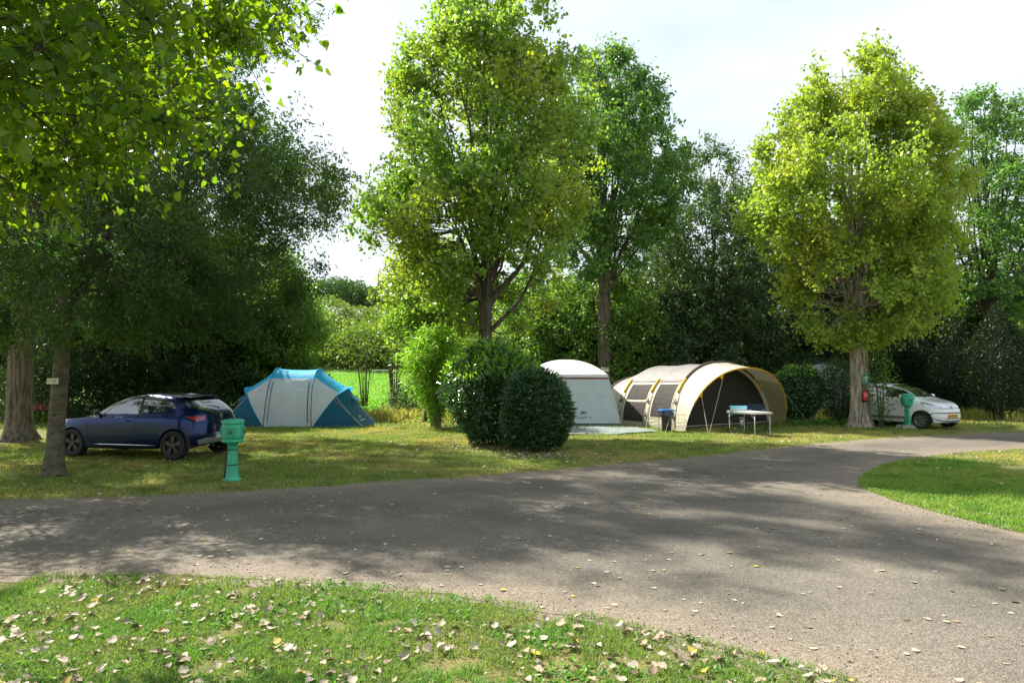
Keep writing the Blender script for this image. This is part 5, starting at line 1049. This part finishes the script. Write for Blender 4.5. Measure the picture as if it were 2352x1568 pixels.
# alders and dark trees closing the back
def px_at(px, D): return ((px-1176)/1650*D, D, 0)
BT = [ # px, D, top z, radius, low z, leaf mat, seed, label, n
 (1640, 36, 13.6, 3.6, 1.6, L_alder, 61, 'slender feathery alder with silvery leaves behind the cream tent', 620, 'alder_tree'),
 (1500, 39, 11.0, 3.4, 1.2, L_alder, 62, 'pale-leaved alder between the number 12 poplar and the feathery alder', 480, 'alder_tree'),
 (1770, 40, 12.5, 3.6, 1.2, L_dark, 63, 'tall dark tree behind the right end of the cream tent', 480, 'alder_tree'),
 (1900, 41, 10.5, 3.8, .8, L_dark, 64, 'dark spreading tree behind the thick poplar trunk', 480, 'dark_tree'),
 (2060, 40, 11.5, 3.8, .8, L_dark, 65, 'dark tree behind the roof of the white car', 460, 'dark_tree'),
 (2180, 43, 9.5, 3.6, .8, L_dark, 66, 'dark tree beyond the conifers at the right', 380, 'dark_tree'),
 (1310, 34, 6.6, 2.6, .6, L_mid, 67, 'sunlit hazel between the middle poplar and the white shelter', 420, 'hazel_tree'),
 (1215, 36, 6.8, 2.6, .5, L_mid, 68, 'sunlit hazel straight behind the forked poplar trunk', 420, 'hazel_tree'),
 (1430, 34, 6.8, 2.5, .5, L_mid, 69, 'hazel with pale leaves behind the number 12 poplar trunk', 400, 'hazel_tree'),
 (985, 27, 6.8, 1.7, 3.0, L_pop, 70, 'young loose poplar suckers above the bamboo', 260, 'poplar_sapling'),
 (1565, 34, 6.2, 2.4, .3, L_alder, 71, 'low bushy alder behind the cream tent roof', 360, 'alder_tree'),
 (635, 31, 7.0, 2.0, .4, L_mid, 72, 'sunlit hazel behind the roof of the blue tent', 420, 'hazel_tree'),
 (570, 33, 8.2, 2.9, .4, L_mid, 73, 'tall green hazel behind the left half of the blue tent', 480, 'hazel_tree'),
 (490, 31, 6.5, 2.6, .8, L_ash, 74, 'dark ash leaning over the left end of the blue tent', 620, 'ash_tree'),
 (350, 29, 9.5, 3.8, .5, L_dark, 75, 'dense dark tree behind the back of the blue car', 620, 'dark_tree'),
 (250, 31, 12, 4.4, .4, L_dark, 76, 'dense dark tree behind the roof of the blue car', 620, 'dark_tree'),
 (70, 33, 10, 4.2, .5, L_mid, 77, 'bright green tree glimpsed between the two trunks on the left', 420, 'hazel_tree'),
 (-90, 34, 11, 4.2, .5, L_mid, 78, 'bright green tree cut by the left edge behind the furrowed trunk', 320, 'hazel_tree'),
 (2330, 45, 7.0, 3.5, .5, L_mid, 79, 'bright green tree far off at the right edge', 300, 'hazel_tree'),
]
for px, D, top, r, lo, lm, sd_, lb, n2, nm in BT:
    al = 'alder' in nm; asht = 'ash' in nm
    prof = [(lo, r*.55), (lo+(top-lo)*.15, r*.9), (lo+(top-lo)*.4, r), (lo+(top-lo)*.65, r*.8), (lo+(top-lo)*.85, r*.42), (top, .15)]
    tree(nm, lb, 'tree', px_at(px, D), prof, max(1.2, top*.22), .12+top*.008, lm, B_dark, n1=14, n2=n2, n3=6, nl=12, ls=.10+D*.0012 if not asht else .11, lw=.62 if not asht else .34, seed=sd_, up=.35 if not al else .45, twl=.7, droop=.3, cull=.3, start=.7, rough=.28, shell=.9)
# undergrowth hedge of shrubs along the back of the pitches
US = [(150, 27, 2.6, 2.2), (300, 27.5, 2.4, 2.2), (450, 28, 2.6, 2.0), (545, 30, 2.4, 1.8), (775, 33, 1.0, 1.0), (1130, 31, 2.8, 2.0), (1300, 32, 2.4, 1.9), (1480, 33, 2.6, 2.0), (1700, 36, 3.0, 2.4), (1840, 35, 2.8, 2.0), (1960, 36, 3.0, 2.2), (2080, 35, 3.0, 2.2), (20, 29, 1.8, 1.9)]
UL = ['dark shrub behind the bonnet of the blue car', 'dark shrub behind the roof of the blue car', 'dark shrub behind the tail of the blue car', 'dark shrub behind the left end of the blue tent', 'low shrub at the meadow edge right of the blue tent', 'shrub behind the bamboo and the large bush', 'shrub behind the small round bush', 'shrub between the shelter and the cream tent', 'dark shrub behind the cream tent porch', 'dark shrub behind the laurel by the porch', 'dark shrub behind the thick poplar trunk', 'dark shrub behind the roof of the white car', 'low green shrub between the two trunks on the left']
for i, (px, D, h, r) in enumerate(US):
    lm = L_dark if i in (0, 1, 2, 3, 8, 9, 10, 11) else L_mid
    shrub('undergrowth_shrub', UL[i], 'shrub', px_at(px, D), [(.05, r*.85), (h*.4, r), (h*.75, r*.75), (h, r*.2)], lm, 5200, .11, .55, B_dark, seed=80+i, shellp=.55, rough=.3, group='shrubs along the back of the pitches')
# the two round cherry laurels
bb = g3(1128, 1026); bb = (bb[0], bb[1]+.55, 0)
shrub('laurel_bush', 'large dark glossy laurel bush, taller of the two in the middle', 'bush', bb, [(.12, .65), (.5, .92), (1.1, 1.08), (1.7, 1.14), (2.1, .98), (2.4, .66), (2.62, .2)], L_laurel2, 11000, .15, .36, B_dark, seed=3, shellp=.4, young=L_young, ny=2600, young_top=.62, droop=.45, rough=.3, outw=.5)
bs = g3(1232, 1041); bs = (bs[0], bs[1]+.6, 0)
shrub('laurel_bush', 'smaller clipped round laurel bush in front of the white shelter', 'bush', bs, [(.06, .46), (.35, .71), (.85, .81), (1.35, .75), (1.7, .52), (1.92, .12)], L_laurel, 13000, .115, .32, B_dark, seed=4, shellp=.3, droop=.1, rough=.14, outw=1.0)
b8 = g3(1846, 975); b8 = (b8[0], b8[1]+.4, 0)
shrub('laurel_bush', 'laurel bush with bright new shoots right beside the cream tent porch', 'bush', b8, [(.25, .35), (.6, .68), (1.2, .80), (1.7, .70), (2.05, .3)], L_laurel, 7500, .14, .34, B_dark, seed=6, shellp=.45, young=L_young, ny=420, droop=.4, rough=.2, outw=.5, young_top=.8)
p = px_at(1925, 26); shrub('hazel_bush', 'loose grey-green bush in front of the pale tent left of the thick poplar', 'bush', p, [(.2, .35), (.8, .65), (1.5, .8), (2.0, .55), (2.3, .2)], L_alder, 4200, .085, .6, B_dark, seed=7, shellp=.8, rough=.3)
p = px_at(2022, 23.9); shrub('young_sapling', 'thin leafy sapling right of the thick poplar trunk in front of the white car', 'bush', p, [(.35, .2), (1.0, .45), (1.7, .5), (2.4, .35), (2.9, .1)], L_mid, 900, .09, .6, B_dark, seed=8, shellp=.9, rough=.35, stems=4)
# bamboo
pb = g3(1008, 984); root = shrub('bamboo_clump', 'feathery yellow-green bamboo clump left of the large laurel bush', 'bamboo', (pb[0]-.15, pb[1]+.5, 0), [(.3, .2), (.9, .5), (1.5, .85), (2.2, 1.1), (2.8, .95), (3.35, .4)], L_bamboo, 12000, .17, .12, mat('bamboo_cane', (.12, .14, .05), rough=.5), seed=9, ysc=.8, stems=34, shellp=.9, rough=.6, outw=.7, droop=.45, twiggy=True)
# bare stems and scrub beside the meadow
p = px_at(905, 33.5); shrub('scrub_sapling', 'thin half-bare saplings with scrub at their foot beside the meadow', 'sapling', p, [(.1, .9), (.7, .7), (1.3, .35), (2.6, .6), (3.6, .7), (4.2, .2)], L_mid, 800, .075, .55, B_dark, seed=10, shellp=.9, rough=.4, stems=12)
p = px_at(940, 31.5); shrub('scrub_bush', 'dark low scrub at the foot of the bamboo', 'bush', p, [(.05, 1.1), (.6, 1.0), (1.2, .5), (1.5, .1)], L_dark, 2600, .09, .5, B_dark, seed=13, shellp=.7, rough=.3)
p = px_at(838, 36); shrub('scrub_sapling', 'small sapling beside the top of the blue tent at the meadow edge', 'sapling', p, [(.2, .3), (1.2, .6), (2.4, 1.0), (3.4, .7), (4.0, .2)], L_mid, 600, .08, .5, B_dark, seed=14, shellp=.9, rough=.35, stems=7)
# conifers at the right
CF = [(2290, 27.5, 4.3, 1.15, 'egg-shaped dark conifer tapering to a narrow foot at the right edge'), (2190, 31, 4.4, 1.0, 'dark columnar conifer left of the egg-shaped one, behind the white car'), (2120, 33, 4.2, 1.0, 'dark columnar conifer directly behind the white car'), (2240, 34, 4.9, 1.1, 'pointed conifer with green tips behind the egg-shaped conifer'), (2380, 30, 4.2, 1.1, 'dark conifer cut off by the right edge'), (2050, 33.5, 3.8, 1.0, 'dark conifer half hidden by the thick poplar crown')]
for i, (px, D, h, r, lb) in enumerate(CF):
    egg = i == 0; pr_ = [(.35, r*.25), (.9, r*.75), (1.9, r*1.08), (2.8, r*.85), (3.6, r*.45), (h, .08)] if egg else [(.1, r*.8), (h*.3, r), (h*.6, r*.75), (h*.85, r*.35), (h, .05)]
    shrub('conifer', lb, 'conifer', px_at(px, D), pr_, L_conif, 9000, .13, .30, B_dark, seed=90+i, shellp=.45, rough=.2, droop=-.35, outw=.7, stems=5)
# flowers between the trunks
p = px_at(88, 25.5); root = shrub('flower_bush', 'low bush with bright pink flowers seen between the two trunks on the left', 'bush', p, [(.02, .55), (.3, .6), (.55, .45), (.65, .1)], L_mid, 1400, .08, .6, B_dark, seed=15, rough=.2)
M_pink = leafmat('pink_petal', [(.6, .03, .2), (.75, .08, .3)], transl=.4, tcol=(1, 1, 1)); P = np.column_stack([rng.normal(size=(320, 1))*.3, rng.normal(size=(320, 1))*.2-.2, .60+rng.normal(size=(320, 1))*.05]); leaf_obj('blossom', P, .06, .8, M_pink, root)
# hillside beyond the meadow
HB = [(-.40, 106, 5.5, 7, L_hill), (-.335, 104, 7.5, 5.2, L_mid), (-.29, 108, 5.5, 6.5, L_hill), (-.255, 112, 5.0, 7.5, L_hill), (-.215, 106, 5.5, 6.2, L_hill), (-.175, 108, 6.0, 6.5, L_hill), (-.13, 106, 5.5, 6, L_mid), (-.09, 110, 6, 7, L_hill),
      (-.36, 138, 7, 8, L_mid), (-.30, 140, 7, 8.5, L_mid), (-.255, 148, 6.5, 9.5, L_hill), (-.215, 150, 7, 7.5, L_hill), (-.18, 150, 6, 8, L_hill), (-.14, 146, 7, 8.5, L_mid), (-.095, 150, 7, 8, L_hill)]
HL = ['pale green bush', 'taller mid green bush', 'yellow-green bush', 'broad yellow-green bush', 'olive bush', 'grey-green bush', 'green bush', 'pale bush', 'green tree', 'rounded green tree', 'tall yellow-green tree', 'brownish-green tree', 'low yellowish tree', 'mid green tree', 'pale green tree']
HX = ['behind the hazel left of the gap', 'at the left side of the meadow end', 'just above the blue tent roof', 'at the far end of the meadow left of its middle', 'at the far end of the meadow in its middle', 'above the white rail of the meadow', 'at the right end of the meadow behind the bamboo', 'behind the bamboo top', 'on the lower slope far left', 'on the slope left of the gap', 'on the slope, highest in the middle of the gap', 'on the slope right of the tallest one', 'on the slope under the dark wood', 'on the slope above the bamboo', 'on the slope behind the forked poplar']
for i, (tx, D, r, h, lm) in enumerate(HB):
    x = tx*D; z = gz(x, D)
    shrub('hillside_bush' if i < 8 else 'hillside_tree', HL[i]+' '+HX[i], 'bush' if i < 8 else 'tree', (x, D, z-.3), [(.2, r*.75), (h*.35, r), (h*.7, r*.8), (h*.92, r*.4), (h, r*.1)], lm, 5200, .42, .65, B_dark, seed=120+i, shellp=.6, rough=.32, twiggy=False, group='bushes and trees on the slope beyond the meadow')
# continuous wood on the ridge and thickets on the rest of the slope
def mass(name, label, spots, lm, per, ls, seed):
    rg = np.random.default_rng(seed); Q = []
    for x, y, z, r, h in spots:
        k = int(per*(r/6)**2); d = unit(rg.normal(size=(k, 3))); d[:, 2] = np.abs(d[:, 2])*1.0-.15; rr = (1-.35*rg.random(k)**2)
        lump = np.array([mnoise.noise(Vector((q[0]*2.4+x, q[1]*2.4+y, q[2]*2.4))) for q in d]); rr = rr*(1+.35*lump); Q.append(np.array([x, y, z+h*.45])+d*rr[:, None]*np.array([r, r, h*.55]))
    Q = np.concatenate(Q); V, Fa = leaves(Q, ls, .8, 'fold', droop=.1, rg=rg); return tag(np_mesh(name, V, Fa, lm), label, 'wood', kind='stuff')
rg = np.random.default_rng(5); S = []
for i in range(64):
    a = -.95+1.9*i/63+rg.normal()*.008; D = rg.uniform(222, 240); x, y = D*math.sin(a), D*math.cos(a); S.append((x, y, 17.5, rg.uniform(5.5, 8), rg.uniform(11, 15)))
    D = D+16; S.append((D*math.sin(a+.015), D*math.cos(a+.015), 18, rg.uniform(5.5, 8), rg.uniform(12, 16)))
mass('far_wood', 'dark green wood along the ridge behind the slope', S, L_hilld, 1300, .75, 6)
S = []
for i in range(120):
    a = rg.uniform(-1.0, .95); D = rg.uniform(112, 215); x, y = D*math.sin(a), D*math.cos(a); S.append((x, y, gz(x, y)-.5, rg.uniform(4, 7), rg.uniform(4, 8)))
mass('slope_thicket', 'yellow-green thicket covering the slope beyond the meadow', S, L_hill, 900, .55, 8)
# white rail at the far end of the meadow
b = MB(); x0, x1 = -.192*99, -.135*99; z0 = gz(-16, 98)
root = thing('rail_fence', 'low white rail fence at the far end of the meadow', 'fence', (x0, 98, z0))
b.tube([(0, 0, .55), (x1-x0, 0, .55)], .045, 5); b.build('rail', M_white_p, root)
for k in range(5): b = MB(); b.box(((x1-x0)*k/4, 0, .25), (.09, .09, .6)); b.build('post', M_white_p, root)
# ------------------------------------------------------------------ things fixed to the trunks
def plate(label, px, py, D, w_, h_, txt, m, rz=0):
    p = atd(px, py, D); root = thing('number_plate', label, 'sign', p, rz)
    b = MB(); b.box((0, 0, 0), (w_, .012, h_)); b.build('board', m, root, bevel=.002)
    text_obj('numerals', txt, h_*.78, Matrix.Translation((w_*.13, -.008, -.0)) @ Matrix.Rotation(R(90), 4, 'X'), M_nink, root, xs=1.15)
    b = MB(); Ma = Matrix.Translation((-w_*.33, -.008, 0)) @ Matrix.Rotation(R(90), 4, 'X'); b.prism([(-.12*h_*2, -.08*h_*2), (.02*h_*2, .02*h_*2), (-.02*h_*2, .06*h_*2), (.10*h_*2, .10*h_*2), (.06*h_*2, -.02*h_*2), (.04*h_*2, .0), (-.10*h_*2, -.11*h_*2)], .002, Ma); b.build('arrow', M_nink, root)
M_npl = mat('number_board', (.62, .62, .5), rough=.6, var=.1); M_nink = mat('number_ink', (.12, .16, .10), rough=.6, var=.1)
plate('small pale plate with arrow and number 13 on the slim tree', 121, 875, b1[1]-.27, .22, .105, '13', M_npl, R(-6))
plate('small pale plate with number 12 on the trunk behind the white shelter', 1389, 848, 32-.43, .34, .19, '12', M_npl)
# emergency exit sign
D = b5[1]-.42; p = atd(1990.5, 869, D); root = thing('exit_sign', 'green emergency exit sign with running figure on the thick poplar trunk', 'sign', p, R(4))
M_sgn = mat('sign_green', (.015, .17, .09), rough=.4, var=.06); M_pict = mat('sign_pale', (.5, .62, .5), rough=.5, var=.05); M_sred = mat('extinguisher_red', (.62, .015, .03), rough=.25, coat=.6, var=.08)
b = MB(); b.box((0, 0, 0), (.26, .008, .33)); b.build('board', M_sgn, root)
Ms = Matrix.Translation((0, -.0055, 0)) @ Matrix.Rotation(R(90), 4, 'X'); b = MB()
for q in ([(-.13, -.165), (-.12, -.165), (-.12, .165), (-.13, .165)], [(-.12, .157), (.13, .157), (.13, .165), (-.12, .165)], [(-.12, -.165), (.13, -.165), (.13, -.157), (-.12, -.157)]): b.prism(q, .002, Ms)
b.build('border', M_pict, root)
b = MB(); b.prism([(-.005+.024*math.cos(a), .115+.026*math.sin(a)) for a in np.linspace(0, 2*pi, 14)[:-1]], .002, Ms)
b.prism([(-.055, .075), (-.02, .088), (.02, .085), (.025, .06), (.10, .015), (.11, -.0), (.095, -.012), (.03, .018), (.012, .03), (.012, -.02), (.022, -.06), (.015, -.135), (-.015, -.135), (-.012, -.065), (-.03, -.03), (-.045, -.07), (-.10, -.095), (-.10, -.07), (-.06, -.05), (-.05, .0), (-.045, .04), (-.075, .01), (-.085, -.01), (-.10, .0), (-.085, .04)], .002, Ms); b.build('running_figure', M_pict, root)
D = b5[1]-.46; p = atd(1986, 909, D); root = thing('fire_extinguisher', 'red fire extinguisher with black foot hung on the thick poplar trunk', 'extinguisher', p, R(5))
b = MB(); b.lathe([(.0001, -.175), (.085, -.175), (.09, -.165), (.09, .085), (.082, .12), (.055, .148), (.02, .16), (.02, .175)], seg=26); b.build('cylinder', M_sred, root, smooth=True)
b = MB(); b.lathe([(.0001, -.205), (.088, -.205), (.094, -.19), (.094, -.135), (.091, -.13)], seg=26); b.build('foot', M_black, root)
b = MB(); b.box((0, 0, .185), (.05, .03, .03)); b.tube([(0, 0, .19), (.05, -.02, .215), (.09, -.03, .20)], .009, 6); b.tube([(0, 0, .18), (.05, -.02, .18), (.085, -.03, .165)], .007, 6); b.build('valve', M_black, root)
b = MB(); b.tube([(-.02, -.01, .185), (-.08, -.03, .17), (-.108, -.04, .08), (-.108, -.04, -.05), (-.104, -.04, -.16)], .010, 8); b.build('hose', M_black, root, smooth=True)
b = MB(); b.grid(lambda u, v: (.0912*math.cos(-.75+.75*u), .0912*math.sin(-.75+.75*u), -.06+.13*v), 6, 1); b.build('label_panel', F_yel, root)
b = MB()
for z in (-.03, -.01, .015, .035, .055): b.grid(lambda u, v: (.0916*math.cos(-2.1+.9*u), .0916*math.sin(-2.1+.9*u), z+.006*v), 6, 1)
b.build('label_text', M_pict, root)
# second white car behind the furrowed trunk, mostly outside the picture
